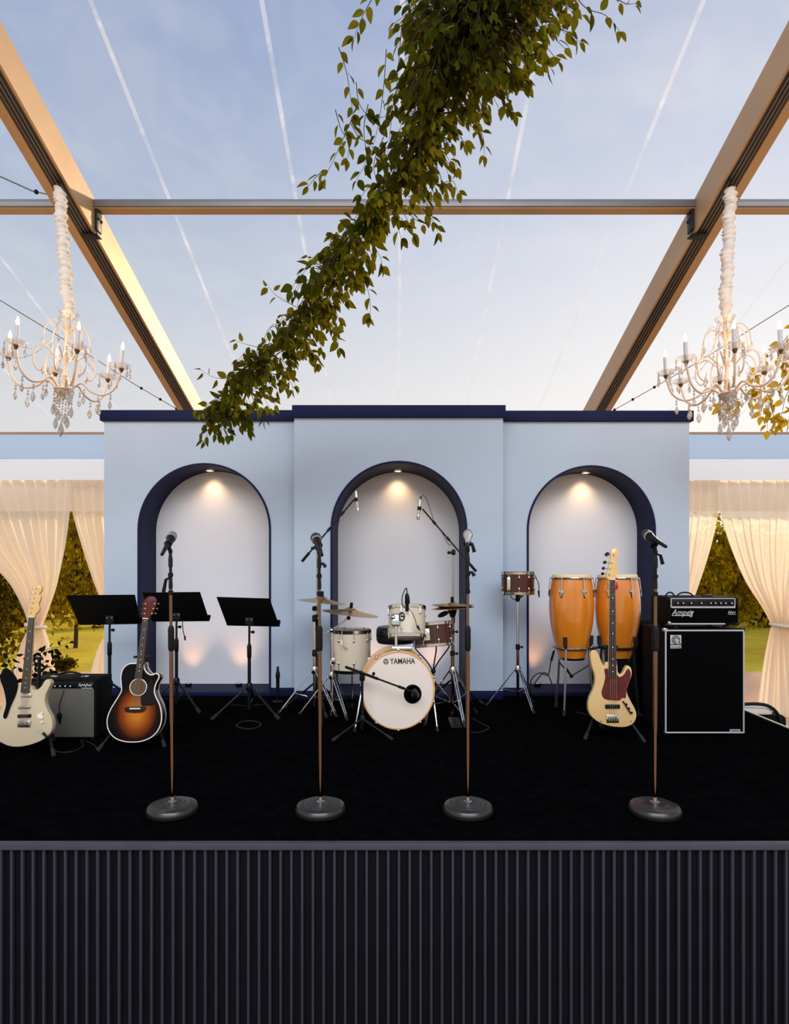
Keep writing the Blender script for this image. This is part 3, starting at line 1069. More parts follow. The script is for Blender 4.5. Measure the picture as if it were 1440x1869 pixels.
def inset(poly, r):
    """shrink a closed outline by r along its normals (small r)"""
    n = len(poly)
    out = []
    area = sum(poly[i - 1][0] * poly[i][1] - poly[i][0] * poly[i - 1][1] for i in range(n))
    sg = 1 if area > 0 else -1
    for i in range(n):
        ax, az = poly[i - 1]
        bx, bz = poly[(i + 1) % n]
        tx, tz = bx - ax, bz - az
        l = math.hypot(tx, tz) or 1
        out.append((poly[i][0] - sg * tz / l * r, poly[i][1] + sg * tx / l * r))
    return out


def neck_parts(root, L, nut, heel, w0, w1, s, board, dots, y0=-0.016, frets=20, dot_m=None, strings=4, bridge=None, back_m=maple):
    """fretboard from heel (at the body) to nut, with frets, dots and strings"""
    (nx_, nz_), (hx, hz) = L(*nut), L(*heel)
    a, b = Vector((hx, 0, hz)), Vector((nx_, 0, nz_))
    ax = (b - a).normalized()
    sd = Vector((ax.z, 0, -ax.x))
    wa, wb = w1 / s / 2, w0 / s / 2

    def quadbox(p0, p1, h0, h1, ya, yb):
        vs = []
        for y in (ya, yb):
            for (p, h) in ((p0, h0), (p1, h1)):
                for sg in (-1, 1):
                    q = p + sd * h * sg
                    vs.append((q.x, y, q.z))
        return vs, [(0, 1, 3, 2), (4, 6, 7, 5), (0, 4, 5, 1), (2, 3, 7, 6), (0, 2, 6, 4), (1, 5, 7, 3)]
    nk = MB().add(*quadbox(a, b, wa, wb, y0 + 0.005, y0 + 0.024)).build('neck', back_m, root, bevel=0.004)
    fb = MB().add(*quadbox(a, b, wa, wb, y0, y0 + 0.005)).build('fretboard', board, root)
    Lh = (b - a).length
    fr = MB()
    full = Lh * 1.42
    for k in range(1, frets + 1):
        t = (full * (1 - 2 ** (-k / 12)))
        if t > Lh - 0.004:
            break
        p = b - ax * t
        h = wb + (wa - wb) * t / Lh
        fr.tube([p - sd * h * 0.97 + Vector((0, y0 - 0.0006, 0)), p + sd * h * 0.97 + Vector((0, y0 - 0.0006, 0))], 0.0009, 5)
    fr.build('frets', steel, fb, kind='stuff')
    dm = MB()
    for k in dots:
        t = full * (1 - 2 ** (-(k - 0.5) / 12))
        if t < Lh:
            p = b - ax * t
            dm.lathe([(0, -0.0006), (0.0038, -0.0006), (0.0038, 0.001)], 10, M=along(p + Vector((0, y0, 0)), p + Vector((0, y0 + 1, 0))))
    if dm.v:
        dm.build('inlays', dot_m or binding, fb, kind='stuff')
    MB().add(*quadbox(b - ax * 0.004, b + ax * 0.002, wb, wb, y0 - 0.003, y0 + 0.004)).build('nut', binding, root)
    if bridge:
        bx, bz = L(*bridge)
        e = Vector((bx, 0, bz))
        for k in range(strings):
            u = (k / (strings - 1) - 0.5) * 2 * 0.8
            MB().tube([b + sd * wb * u + Vector((0, y0 - 0.003, 0)), e + sd * wa * u * 1.05 + Vector((0, y0 - 0.004, 0))], 0.0009, 5).build('string', steel, root)
    return nk, ax, sd, a, b


# --- white electric guitar
root, L, s, d = guitar_frame('electric_guitar', 'cream double-cutaway electric guitar beside the combo amplifier', 40, 1363, 1382, 0.10)
out = [(30, 1250), (27, 1254), (20, 1251), (14, 1240), (8, 1229), (0, 1225), (-6, 1230), (-6, 1244), (-1, 1262), (2, 1282), (-4, 1300), (-11, 1318), (-12, 1336), (-4, 1351), (12, 1360),
       (30, 1363), (52, 1360), (74, 1352), (89, 1340), (93.5, 1327), (91, 1312), (83, 1298), (77.5, 1284), (78, 1270), (83, 1258), (86, 1248), (81, 1242), (75, 1245), (70, 1254), (62, 1261), (54, 1261), (50, 1255)]
pts = spline([L(*p) for p in out], closed=True, per=4)
MB().prism(pts, 0, 0.044).build('body', olympic_white, root, bevel=0.006, bseg=3)
neck_parts(root, L, (46, 1128), (42, 1266), 10, 15.5, s, rosewood, (3, 5, 7, 9, 12, 15, 17, 19), strings=6, bridge=(42.5, 1322))
hs = [(41, 1130), (36.5, 1128), (38, 1118), (42, 1100), (46, 1085), (48, 1074), (52, 1069), (58, 1069), (62, 1074), (61, 1081), (58, 1084), (58, 1088), (61, 1090), (60, 1098), (57.5, 1104), (60, 1113), (57, 1119), (53, 1123), (51, 1130)]
MB().prism(spline([L(*p) for p in hs], closed=True, per=3), -0.012, 0.004).build('headstock', maple, root, bevel=0.002)
for k in range(6):
    q = L(40.5 + k * 1.6, 1120 - k * 9)
    pg = MB().lathe([(0.004, 0), (0.004, 0.01), (0.0, 0.01)], 10, M=along((q[0] + 0.012, -0.012, q[1]), (q[0] + 0.012, -1, q[1]))).build('tuning_peg', chrome, root)
    MB().box((q[0] - 0.012, -0.003, q[1]), (0.016, 0.007, 0.012)).build('peg_button', chrome, pg, bevel=0.002)
gm = mat('pickguard_white', (232, 226, 210), 0.35, coat=0.3)
for (pa, pb, w, h, m_) in (((43, 1271), 0, 20, 6, chrome), ((41, 1292.5), -0.05, 22, 4.5, steel), ((42, 1308), -0.03, 24, 6, black_plastic)):
    q = L(*pa)
    M = Matrix.Translation((q[0], -0.004, q[1])) @ Matrix.Rotation(pb, 4, 'Y')
    MB().box((0, 0, 0), (w / s, 0.012, h / s), M).build('pickup', m_, root, bevel=0.003)
q = L(42.5, 1322)
br = MB().box((q[0], -0.006, q[1]), (23 / s, 0.012, 11 / s)).build('bridge', chrome, root, bevel=0.002)
for k in range(6):
    MB().box((q[0] + (k - 2.5) * 3.6 / s, -0.014, q[1] + 0.004), (2.8 / s, 0.006, 8 / s)).build('saddle', steel, br, bevel=0.001)
q = L(70, 1308)
MB().lathe([(0, 0.003), (0.017, 0.002), (0.017, -0.002), (0, -0.002)], 18, M=along((q[0], -0.002, q[1]), (q[0], -1, q[1]))).build('sticker', gm, root)
for k, p in enumerate(((74, 1303), (75, 1311), (75, 1319))):
    q = L(*p)
    MB().lathe([(0.008, 0), (0.007, 0.012), (0, 0.012)], 14, M=along((q[0], 0, q[1]), (q[0], -1, q[1]))).build('control_knob', gm, root)
q = L(71, 1334)
jk = MB().prism([(q[0] + a * math.cos(0.6) - b * math.sin(0.6), q[1] - a * math.sin(0.6) - b * math.cos(0.6)) for a, b in
                 [(0.03 * math.cos(t * pi / 8), 0.014 * math.sin(t * pi / 8)) for t in range(16)]], -0.004, 0.001).build('jack_plate', chrome, root)
q2 = L(79, 1338)
q3 = L(87, 1345)
MB().tube([(q2[0], -0.012, q2[1]), (q3[0], -0.014, q3[1])], [0.009, 0.007], 10).build('jack_plug', black_plastic, jk)
st = [(0, 1222), (12, 1226), (24, 1240), (27, 1252), (24, 1270), (16, 1290), (10, 1310), (6, 1312), (4, 1306), (8, 1286), (2, 1260), (-6, 1240)]
MB().prism(spline([L(*p) for p in st], closed=True, per=3), -0.010, -0.004).build('strap', black_matte, root)

# --- sunburst acoustic guitar
root, L, s, d = guitar_frame('acoustic_guitar', 'sunburst cutaway acoustic guitar on a stand beside the combo amplifier', 248, 1355, 1371, 0.12, yaw=0.05)
out = [(243, 1213), (233, 1213), (225, 1216), (218, 1224), (215.2, 1238), (216.6, 1252), (217.5, 1262), (213, 1272), (206, 1284), (198, 1299), (194, 1316), (198, 1334), (209, 1346.5), (224, 1353), (241, 1355),
       (259, 1353.5), (276.5, 1346), (289, 1331), (293, 1312), (289, 1290), (281.5, 1275), (278, 1263), (280.5, 1250), (285, 1241), (284.5, 1234), (279, 1231.5), (271, 1234), (263, 1230), (257.5, 1221), (255.5, 1213)]
pts = spline([L(*p) for p in out], closed=True, per=4)
# sunburst top: amber middle shading into black at the rim
sb = bpy.data.materials.new('sunburst_lacquer')
sb.use_nodes = True
t = sb.node_tree
b = t.nodes['Principled BSDF']
b.inputs['Roughness'].default_value = 0.35
b.inputs['Coat Weight'].default_value = 0.0
b.inputs['Specular IOR Level'].default_value = 0.08
tcn = t.nodes.new('ShaderNodeTexCoord')
mpn = t.nodes.new('ShaderNodeMapping')
cz = L(247, 1303)
mpn.inputs['Location'].default_value = (-cz[0] / 0.182, 0, -cz[1] / 0.236)
mpn.inputs['Scale'].default_value = (1 / 0.182, 0.0, 1 / 0.236)
t.links.new(tcn.outputs['Object'], mpn.inputs[0])
gr = t.nodes.new('ShaderNodeTexGradient')
gr.gradient_type = 'SPHERICAL'
t.links.new(mpn.outputs[0], gr.inputs[0])
rp = t.nodes.new('ShaderNodeValToRGB')
for e, (p_, c_) in zip(range(2), ((0.08, (12, 9, 9)), (0.85, (206, 120, 36)))):
    rp.color_ramp.elements[e].position = p_
    rp.color_ramp.elements[e].color = lin(c_)
for p_, c_ in ((0.26, (44, 18, 11)), (0.5, (142, 64, 16))):
    e = rp.color_ramp.elements.new(p_)
    e.color = lin(c_)
t.links.new(gr.outputs['Fac'], rp.inputs[0])
wv = t.nodes.new('ShaderNodeTexNoise')
wv.inputs['Scale'].default_value = 1
mp2 = t.nodes.new('ShaderNodeMapping')
mp2.inputs['Scale'].default_value = (160, 1, 4)
t.links.new(tcn.outputs['Object'], mp2.inputs[0])
t.links.new(mp2.outputs[0], wv.inputs['Vector'])
ml = t.nodes.new('ShaderNodeMix')
ml.data_type = 'RGBA'
ml.blend_type = 'MULTIPLY'
ml.inputs[0].default_value = 0.25
t.links.new(rp.outputs[0], ml.inputs[6])
t.links.new(wv.outputs[0], ml.inputs[7])
t.links.new(ml.outputs[2], b.inputs['Base Color'])
side_m = mat('dark_red_mahogany', (58, 18, 14), 0.22, coat=0.6, var=(10, 0.3))
MB().prism(pts, 0.003, 0.098).build('sides', side_m, root, bevel=0.004)
ins = inset(pts, 0.006)
MB().prism(ins, -0.001, 0.01).build('soundboard', sb, root, angle=50)
rim = MB()
rim.tube([(p[0], 0.003, p[1]) for p in inset(pts, 0.0025)], 0.0046, 8, closed=True)
rim.build('binding', binding, root)
rim = MB()
rim.tube([(p[0], 0.095, p[1]) for p in inset(pts, 0.002)], 0.003, 8, closed=True)
rim.build('back_binding', binding, root)
q = L(248.3, 1256.5)
hole_m = mat('soundhole_inside', (96, 64, 36), 0.8)
MB().lathe([(0, 0.0), (0.054, 0.0), (0.054, 0.0015), (0, 0.0015)], 36, M=along((q[0], -0.001, q[1]), (q[0], -1, q[1]))).build('soundhole', hole_m, root)
MB().tube([(q[0] + 0.0565 * math.cos(a * pi / 24), -0.0015, q[1] + 0.0565 * math.sin(a * pi / 24)) for a in range(48)], 0.0035, 6, closed=True).build('rosette', binding, root)
pgp = [(255, 1270), (262, 1262), (266, 1250), (268, 1243), (274, 1244), (276, 1256), (277, 1268), (281, 1280), (280, 1288), (268, 1290), (256, 1290), (254, 1280)]
MB().prism(spline([L(*p) for p in pgp], closed=True, per=3), -0.003, -0.0005).build('pickguard', black_plastic, root)
bp_ = [(226, 1294), (230, 1291.5), (262, 1291.5), (263, 1297), (258, 1301), (246, 1302), (232, 1301), (227, 1299)]
bo = MB().prism(spline([L(*p) for p in bp_], closed=True, per=3), -0.010, 0.0).build('bridge', rosewood, root, bevel=0.002)
q = L(245, 1294.5)
MB().box((q[0], -0.012, q[1]), (19 / s, 0.006, 2.2 / s)).build('saddle', binding, bo)
neck_parts(root, L, (257, 1131), (248.5, 1241), 10.5, 13.5, s, rosewood, (1, 3, 5, 7, 9, 10, 12, 14, 15, 17), y0=-0.012, strings=6, bridge=(244.8, 1294), back_m=mahogany)
hs = [(251.5, 1132), (252, 1124), (251, 1112), (252, 1102), (256, 1094), (263, 1090), (270, 1091), (275, 1096), (275, 1104), (272, 1112), (269, 1121), (263, 1130), (262, 1132)]
MB().prism(spline([L(*p) for p in hs], closed=True, per=3), -0.010, 0.006).build('headstock', mahogany, root, bevel=0.002)
for k in range(3):
    for sg in (-1, 1):
        q = L(262.5 + k * 1.2 + sg * (6.5 + 0.9 * k), 1122 - k * 9)
        pg = MB().lathe([(0.005, 0), (0.005, 0.008), (0, 0.008)], 10, M=along((q[0], -0.010, q[1]), (q[0], -1, q[1]))).build('tuning_peg', chrome, root)
        MB().ball((q[0] + sg * 0.02, 0.0, q[1]), 0.008, 10, (1.2, 0.6, 1)).build('peg_button', brass, pg)

# --- cream bass guitar
root, L, s, d = guitar_frame('bass_guitar', 'cream electric bass guitar with tortoiseshell guard before the congas', 1119, 1327, 1354, 0.08, 'bass guitar')
out = [(1110, 1210), (1106, 1217), (1101, 1209), (1097, 1198), (1093, 1191), (1087, 1188), (1081.5, 1194), (1081.5, 1206), (1084, 1220), (1088, 1233), (1088.5, 1246), (1084.5, 1260), (1078, 1273), (1074.5, 1288), (1077, 1303),
       (1088, 1315), (1106, 1323.5), (1126, 1327), (1143, 1326.5), (1156, 1320.5), (1162, 1309), (1160.5, 1296), (1153, 1281), (1147, 1268), (1146.5, 1259), (1151, 1246), (1156, 1232), (1155, 1221), (1149, 1216), (1144, 1221),
       (1139.5, 1229.5), (1134, 1232), (1130.5, 1227), (1128, 1212)]
pts = spline([L(*p) for p in out], closed=True, per=4)
MB().prism(pts, 0, 0.042).build('body', cream_gloss, root, bevel=0.006, bseg=3)
pgp = [(1106, 1222), (1107, 1236), (1104, 1250), (1099.5, 1263), (1101.5, 1273), (1108, 1277.5), (1120, 1279), (1132, 1279), (1137, 1274.5), (1143, 1275), (1144.5, 1266), (1147, 1254), (1151.5, 1242), (1154, 1231), (1150, 1222), (1146, 1225), (1141, 1233), (1133, 1237), (1128, 1232), (1118, 1224)]
MB().prism(spline([L(*p) for p in pgp], closed=True, per=3), -0.003, 0.001).build('pickguard', tortoise, root)
neck_parts(root, L, (1124.3, 1058), (1119.5, 1239), 9.5, 14.5, s, rosewood, (3, 5, 7, 9, 12, 15, 17, 19), strings=4, bridge=(1118.3, 1308))
hs = [(1119, 1060), (1112.6, 1053), (1116, 1040), (1119.5, 1029), (1121.5, 1019), (1123, 1006), (1127, 1001), (1133, 1001), (1138, 1006), (1138, 1013), (1133.5, 1019), (1132, 1026), (1134.5, 1034), (1136, 1042), (1133, 1049), (1130, 1055), (1129, 1060)]
MB().prism(spline([L(*p) for p in hs], closed=True, per=3), -0.012, 0.004).build('headstock', maple, root, bevel=0.002)
for (p, st_) in (((1117, 1011), 1.0), ((1112.5, 1026), 0.8), ((1109.5, 1037), 0.7), ((1107.5, 1047), 0.65)):
    q = L(*p)
    q0 = L(p[0] + 13, p[1] + 1)
    pg = MB().lathe([(0.007, 0), (0.006, 0.014), (0, 0.014)], 12, M=along((q0[0] - 0.01, -0.012, q0[1]), (q0[0] - 0.01, -1, q0[1]))).build('tuning_peg', chrome, root)
    mb = MB().tube([(q0[0] - 0.01, 0.006, q0[1]), (q[0], 0.006, q[1])], 0.003, 8)
    mb.lathe([(0, -0.004), (0.017 * st_, -0.004), (0.019 * st_, 0), (0.017 * st_, 0.004), (0, 0.004)], 18, M=along((q[0], 0.006, q[1]), (q[0], -1, q[1])) @ Matrix.Rotation(0.6, 4, 'X'))
    mb.build('peg_key', chrome, pg)
q = L(1118.5, 1290)
MB().box((q[0], -0.006, q[1]), (27 / s, 0.016, 7.5 / s)).build('pickup', black_plastic, root, bevel=0.006)
q = L(1118, 1312)
br = MB().box((q[0], -0.004, q[1]), (22 / s, 0.008, 14 / s)).build('bridge', chrome, root, bevel=0.002)
for k in range(4):
    MB().tube([(q[0] + (k - 1.5) * 4.6 / s, -0.012, q[1] - 0.016), (q[0] + (k - 1.5) * 4.6 / s, -0.012, q[1] + 0.016)], 0.006, 10).build('saddle', steel, br)
qa, qb = L(1138.5, 1279), L(1152.5, 1302)
ctl = MB().tube([(qa[0], -0.001, qa[1]), (qb[0], -0.001, qb[1])], 0.0125, 12).build('control_plate', chrome, root)
for f_ in (0.3, 0.62, 0.95):
    q = Vector((qa[0], -0.006, qa[1])).lerp(Vector((qb[0], -0.006, qb[1])), f_)
    MB().lathe([(0.009, 0), (0.008, 0.016), (0, 0.016)], 14, M=along(q, q + Vector((0, -1, 0)))).build('control_knob', black_plastic, ctl)

# ------------------------------------------------------------------ guitar stands


def guitar_stand(label, px, py, feet, yoke_z, cradle_z, w=0.12, back=0.13):
    x, d, s = deck(px, py)
    root = thing('guitar_stand', label, 'guitar stand', (x, d + 0.05, ST), group='black guitar stands')
    ox = Vector((x, d + 0.05, ST))
    hub = Vector((0, back, 0.34))
    MB().tube([(0, back, 0.30), (0, back, yoke_z)], 0.011, 12).build('post', black_metal, root)
    MB().lathe([(0.015, -0.05), (0.019, -0.04), (0.019, 0.03), (0.014, 0.04)], 14, c=(0, back, 0.34)).build('hub', black_plastic, root)
    ends = []
    for (fx, fy) in feet:
        fx_, fd, _ = deck(fx, fy)
        ends.append(Vector((fx_, fd, ST + 0.012)) - ox)
    ends.append(Vector((0.02, back + 0.15, 0.012)))
    for e in ends:
        lg = MB().tube([hub, hub.lerp(e, 0.5), e], 0.010, 10).build('leg', black_metal, root)
        MB().tube([e - (e - hub).normalized() * 0.05, e + Vector((0, 0, -0.004))], [0.013, 0.014], 10).build('rubber_foot', rubber, lg)
    for sg in (-1, 1):
        MB().tube(spline([hub, (sg * w * 0.5, back * 0.5, cradle_z + 0.01), (sg * w * 0.8, -0.02, cradle_z - 0.012), (sg * w * 0.9, -0.062, cradle_z - 0.004), (sg * w * 0.9, -0.068, cradle_z + 0.03)], per=5), 0.0085, 10).build('cradle_arm', rubber, root)
        MB().tube(spline([(0, back, yoke_z), (sg * 0.035, back - 0.03, yoke_z + 0.005), (sg * 0.045, back - 0.10, yoke_z + 0.01)], per=5), 0.009, 10).build('neck_yoke', rubber, root)
    return root


guitar_stand('black guitar stand holding the cream electric guitar', 44, 1378, ((99, 1383), (-20, 1383)), 0.62, 0.10)
guitar_stand('black guitar stand holding the sunburst acoustic guitar', 244, 1364, ((178, 1373), (301, 1366)), 0.60, 0.07, 0.12, 0.17)
guitar_stand('black guitar stand holding the cream bass guitar', 1122, 1352, ((1067, 1352), (1177, 1357)), 0.66, 0.12)

# ------------------------------------------------------------------ combo amplifier


def cloth_grille():
    m = mat('woven_grille_cloth', (112, 108, 98), 0.9, spec=0.1)
    t = m.node_tree
    b = t.nodes['Principled BSDF']
    tcn = t.nodes.new('ShaderNodeTexCoord')
    w1 = t.nodes.new('ShaderNodeTexWave')
    w1.inputs['Scale'].default_value = 60
    w2 = t.nodes.new('ShaderNodeTexWave')
    w2.bands_direction = 'Z'
    w2.inputs['Scale'].default_value = 60
    mu = t.nodes.new('ShaderNodeMath')
    mu.operation = 'MULTIPLY'
    t.links.new(tcn.outputs['Object'], w1.inputs[0])
    t.links.new(tcn.outputs['Object'], w2.inputs[0])
    t.links.new(w1.outputs['Fac'], mu.inputs[0])
    t.links.new(w2.outputs['Fac'], mu.inputs[1])
    r = t.nodes.new('ShaderNodeValToRGB')
    r.color_ramp.elements[0].color = lin((74, 72, 66))
    r.color_ramp.elements[1].color = lin((140, 134, 120))
    t.links.new(mu.outputs[0], r.inputs[0])
    t.links.new(r.outputs[0], b.inputs['Base Color'])
    return m


x, d, s = deck(113, 1350)
W, H, Dp = 126 / s, 110 / s, 0.25
am = thing('combo_amplifier', 'black combo guitar amplifier with grey woven grille cloth', 'amplifier', (x, d, ST))
MB().box((0, Dp / 2 + 0.006, H / 2 + 0.008), (W, Dp, H - 0.016)).build('cabinet', tolex, am, bevel=0.008, bseg=3)
MB().box((0, 0.002, H - 0.045), (W - 0.03, 0.012, 0.06)).build('control_panel', black_metal, am, bevel=0.002)
gz0, gz1 = (1350 - 1346) / s, (1350 - 1257.5) / s
MB().box((0, 0.0, (gz0 + gz1) / 2 + 0.004), (W - 0.035, 0.012, gz1 - gz0)).build('grille_cloth', cloth_grille(), am, bevel=0.003)
for k in range(7):
    kx = -0.15 + k * 0.037
    kb = MB().lathe([(0.011, 0), (0.011, 0.006), (0.008, 0.008), (0.008, 0.018), (0, 0.018)], 16, M=along((kx, -0.004, H - 0.045), (kx, -1, H - 0.045))).build('control_knob', black_plastic, am)
    MB().lathe([(0.0055, 0), (0.0055, 0.001), (0, 0.001)], 12, M=along((kx, -0.022, H - 0.045), (kx, -1, H - 0.045))).build('knob_cap', white_print, kb)
sq = [(0.125 + 0.0085 * k, -0.006, H - 0.044 + (0.011 if k % 2 else -0.006) + 0.004 * math.sin(k * 1.9)) for k in range(12)]
MB().tube(spline(sq, per=4), 0.0022, 6).build('script_badge', white_print, am)
MB().box((0.185, -0.004, H - 0.062), (0.075, 0.002, 0.003)).build('badge_line', white_print, am)
hd = [(-0.10, 0.1, H), (-0.085, 0.1, H + 0.015), (-0.02, 0.1, H + 0.034), (0.04, 0.1, H + 0.034), (0.10, 0.1, H + 0.015), (0.115, 0.1, H)]
MB().tube(spline(hd, per=5), 0.008, 8).build('handle', black_plastic, am)
for hx in (-0.105, 0.12):
    MB().box((hx, 0.1, H + 0.004), (0.05, 0.03, 0.012)).build('handle_bracket', chrome, am, bevel=0.003)
for (fx, fy) in ((-1, 0.03), (1, 0.03), (-1, 0.2), (1, 0.2)):
    MB().lathe([(0.016, 0), (0.018, 0.01), (0, 0.01)], 12, c=(fx * (W / 2 - 0.04), fy, 0)).build('rubber_foot', rubber, am)
q = Vector((-0.012, -0.008, 0.155))
sm57 = thing('microphone', 'small black instrument microphone hanging before the combo amplifier grille', 'microphone', Vector((x, d, ST)) + q)
MB().lathe([(0, -0.045), (0.009, -0.045), (0.011, 0.0), (0.016, 0.005), (0.016, 0.035), (0.012, 0.042), (0, 0.042)], 16, M=Matrix.Rotation(0.25, 4, 'X')).build('body', black_plastic, sm57)
MB().tube(spline([(0, 0.0, 0.04), (0.0, -0.004, 0.1), (0.03, 0.0, 0.2), (0.05, 0.05, 0.29)], per=6), 0.003, 6).build('cord', cable_m, sm57)

# ------------------------------------------------------------------ bass rig
x0, d, s = deck(1286, 1343)
W, H, Dp = 148 / s, 192 / s, 0.40
cab = thing('bass_cabinet', 'tall black bass speaker cabinet with silver piping and logo', 'speaker cabinet', (x0, d, ST))
zb = 3 / s
MB().box((0, Dp / 2 + 0.008, zb + H / 2), (W, Dp, H)).build('box', tolex, cab, bevel=0.010, bseg=3)
MB().box((0, 0.004, zb + H / 2), (W - 0.03, 0.012, H - 0.035)).build('grille_cloth', grille_black, cab, bevel=0.003)
for (ca, cb) in (((-1, -1), (1, -1)), ((1, -1), (1, 1)), ((1, 1), (-1, 1)), ((-1, 1), (-1, -1))):
    hw, hh = W / 2 - 0.012, H / 2 - 0.012
    MB().tube([(ca[0] * hw, 0.0, zb + H / 2 + ca[1] * hh), (cb[0] * hw, 0.0, zb + H / 2 + cb[1] * hh)], 0.0065, 8).build('piping', silver_piping, cab)
for sx in (-1, 1):
    for sz in (0, 1):
        MB().box((sx * (W / 2 - 0.012), 0.016, zb + sz * H + (0.008 if sz == 0 else -0.008)), (0.036, 0.03, 0.03)).build('corner_guard', steel if (sx < 0 and sz) else black_metal, cab, bevel=0.008)
# logo: square plate with spiral swirl and name bar
lx, lz = (1233 - 1286) / s, (1343 - 1168) / s
pl = MB().box((lx, -0.003, lz + 0.002), (20 / s, 0.004, 17 / s)).build('logo_plate', silver_piping, cab, bevel=0.001)
sw = MB()
for k, rr in enumerate((0.031, 0.022, 0.012)):
    pts_ = [(lx - 0.001 + rr * math.cos(a * pi / 12) * 0.92, -0.0058, lz + 0.001 + rr * math.sin(a * pi / 12)) for a in range(-3 + k * 3, 20)]
    sw.tube(pts_, 0.0026, 6)
sw.tube([(lx + 0.022, -0.0058, lz - 0.012), (lx + 0.032, -0.0058, lz - 0.03)], 0.003, 6)
sw.build('swirl', black_print, pl)
MB().box((lx, -0.003, lz - 12.5 / s), (20 / s, 0.004, 6 / s)).build('name_bar', silver_piping, cab, bevel=0.001)
text('name_lettering', 'Ampeg', 0.026, (lx, -0.0055, lz - 12.3 / s), (pi / 2, 0, 0), black_print, cab, 0.0004, 1.0)
mx_ = (1341 - 1286) / s
mz_ = (1343 - 1333.5) / s
MB().box((mx_, -0.003, mz_), (19 / s, 0.004, 5 / s)).build('model_plate', silver_piping, cab, bevel=0.0008)
MB().box((mx_, -0.0052, mz_), (15 / s, 0.001, 1.6 / s)).build('plate_line', black_print, cab)
for sx in (-1, 1):
    for fy in (0.06, Dp - 0.05):
        MB().lathe([(0.018, 0), (0.02, 0.012), (0, 0.013)], 12, c=(sx * (W / 2 - 0.05), fy, 0)).build('rubber_foot', rubber, cab)

hz = ST + zb + H
d_h = d + 0.02
s_h = F / d_h
hx = (1284.5 - CX) / s_h
HW, HH, HD = 127 / s_h, 51 / s_h, 0.34
head = thing('amplifier_head', 'black bass amplifier head standing on the tall cabinet', 'amplifier', (hx, d_h, hz))
fz = 0.028
MB().box((0, HD / 2, fz + HH / 2), (HW, HD, HH)).build('case', tolex, head, bevel=0.010, bseg=3)
MB().box((0, -0.002, fz + HH * 0.40), (HW - 0.02, 0.01, HH * 0.62)).build('grille_cloth', grille_black, head)
pz = fz + HH * 0.79
pn = MB().box((-0.01, -0.002, pz), (116 / s_h, 0.012, 15 / s_h)).build('control_panel', black_metal, head, bevel=0.002)
for (a, b) in (((-1, 1), (1, 1)), ((-1, -1), (1, -1)), ((-1, -1), (-1, 1)), ((1, -1), (1, 1))):
    hw, hh = 58 / s_h, 8 / s_h
    MB().tube([(-0.01 + a[0] * hw, -0.008, pz + a[1] * hh), (-0.01 + b[0] * hw, -0.008, pz + b[1] * hh)], 0.004 if a[1] == b[1] == 1 or a[0] == b[0] else 0.0075, 6).build('panel_trim', silver_piping, head)
for kx in (-0.205, -0.165, -0.105, -0.03, 0.04, 0.075, 0.115, 0.15, 0.195):
    kb = MB().lathe([(0.013, 0), (0.013, 0.004), (0.009, 0.006), (0.008, 0.018), (0, 0.018)], 16, M=along((kx, -0.008, pz), (kx, -1, pz))).build('control_knob', black_plastic, head)
    MB().lathe([(0.006, 0), (0.006, 0.001), (0, 0.001)], 12, M=along((kx, -0.026, pz), (kx, -1, pz))).build('knob_cap', silver_piping, kb)
lgx, lgz = (1244 - 1284.5) / s_h, fz + HH * 0.445
text('script_logo', 'Ampeg', 0.062, (lgx, -0.0085, lgz), (pi / 2, 0, 0), silver_piping, head, 0.002, 0.9, 0.35)
MB().tube([(lgx - 0.075, -0.008, lgz - 0.022), (lgx + 0.06, -0.008, lgz - 0.022), (lgx + 0.074, -0.008, lgz - 0.012), (lgx + 0.074, -0.008, lgz + 0.006), (lgx + 0.06, -0.008, lgz + 0.014)], 0.0035, 6).build('logo_outline', silver_piping, head)
sq = [(0.178 + 0.0075 * k, -0.0085, lgz + (0.009 if k % 2 else -0.006) + 0.003 * math.sin(k * 2.3)) for k in range(8)]
MB().tube(spline(sq, per=4), 0.0022, 6).build('model_badge', silver_piping, head)
MB().tube([(0.176, -0.0085, lgz - 0.013), (0.236, -0.0085, lgz - 0.013)], 0.0018, 6).build('badge_line', silver_piping, head)
MB().tube([(-HW / 2 + 0.02, -0.002, fz + 0.008), (HW * 0.3, -0.002, fz + 0.008)], 0.006, 8).build('lower_trim', silver_piping, head)
for hx_, hw_ in ((-0.20, 0.035), (-0.085, 0.065)):
    MB().tube(spline([(hx_ - hw_, 0.12, fz + HH), (hx_ - hw_ * 0.6, 0.12, fz + HH + 0.022), (hx_, 0.12, fz + HH + 0.030), (hx_ + hw_ * 0.6, 0.12, fz + HH + 0.022), (hx_ + hw_, 0.12, fz + HH)], per=5), 0.006, 8).build('handle', black_plastic, head)
MB().box((0.09, 0.14, fz + HH + 0.004), (0.07, 0.05, 0.012)).build('handle_bracket', black_metal, head, bevel=0.003)
for sx in (-1, 1):
    MB().box((sx * (HW / 2 - 0.012), 0.012, fz + 0.012), (0.034, 0.03, 0.03)).build('corner_guard', steel if sx < 0 else black_metal, head, bevel=0.008)
    MB().box((sx * (HW / 2 - 0.012), 0.012, fz + HH - 0.01), (0.03, 0.03, 0.026)).build('corner_guard', black_metal, head, bevel=0.008)
    for fy in (0.05, HD - 0.05):
        MB().lathe([(0.02, 0), (0.022, fz + 0.004), (0, fz + 0.004)], 12, c=(sx * (HW / 2 - 0.07), fy, 0)).build('rubber_foot', rubber, head)
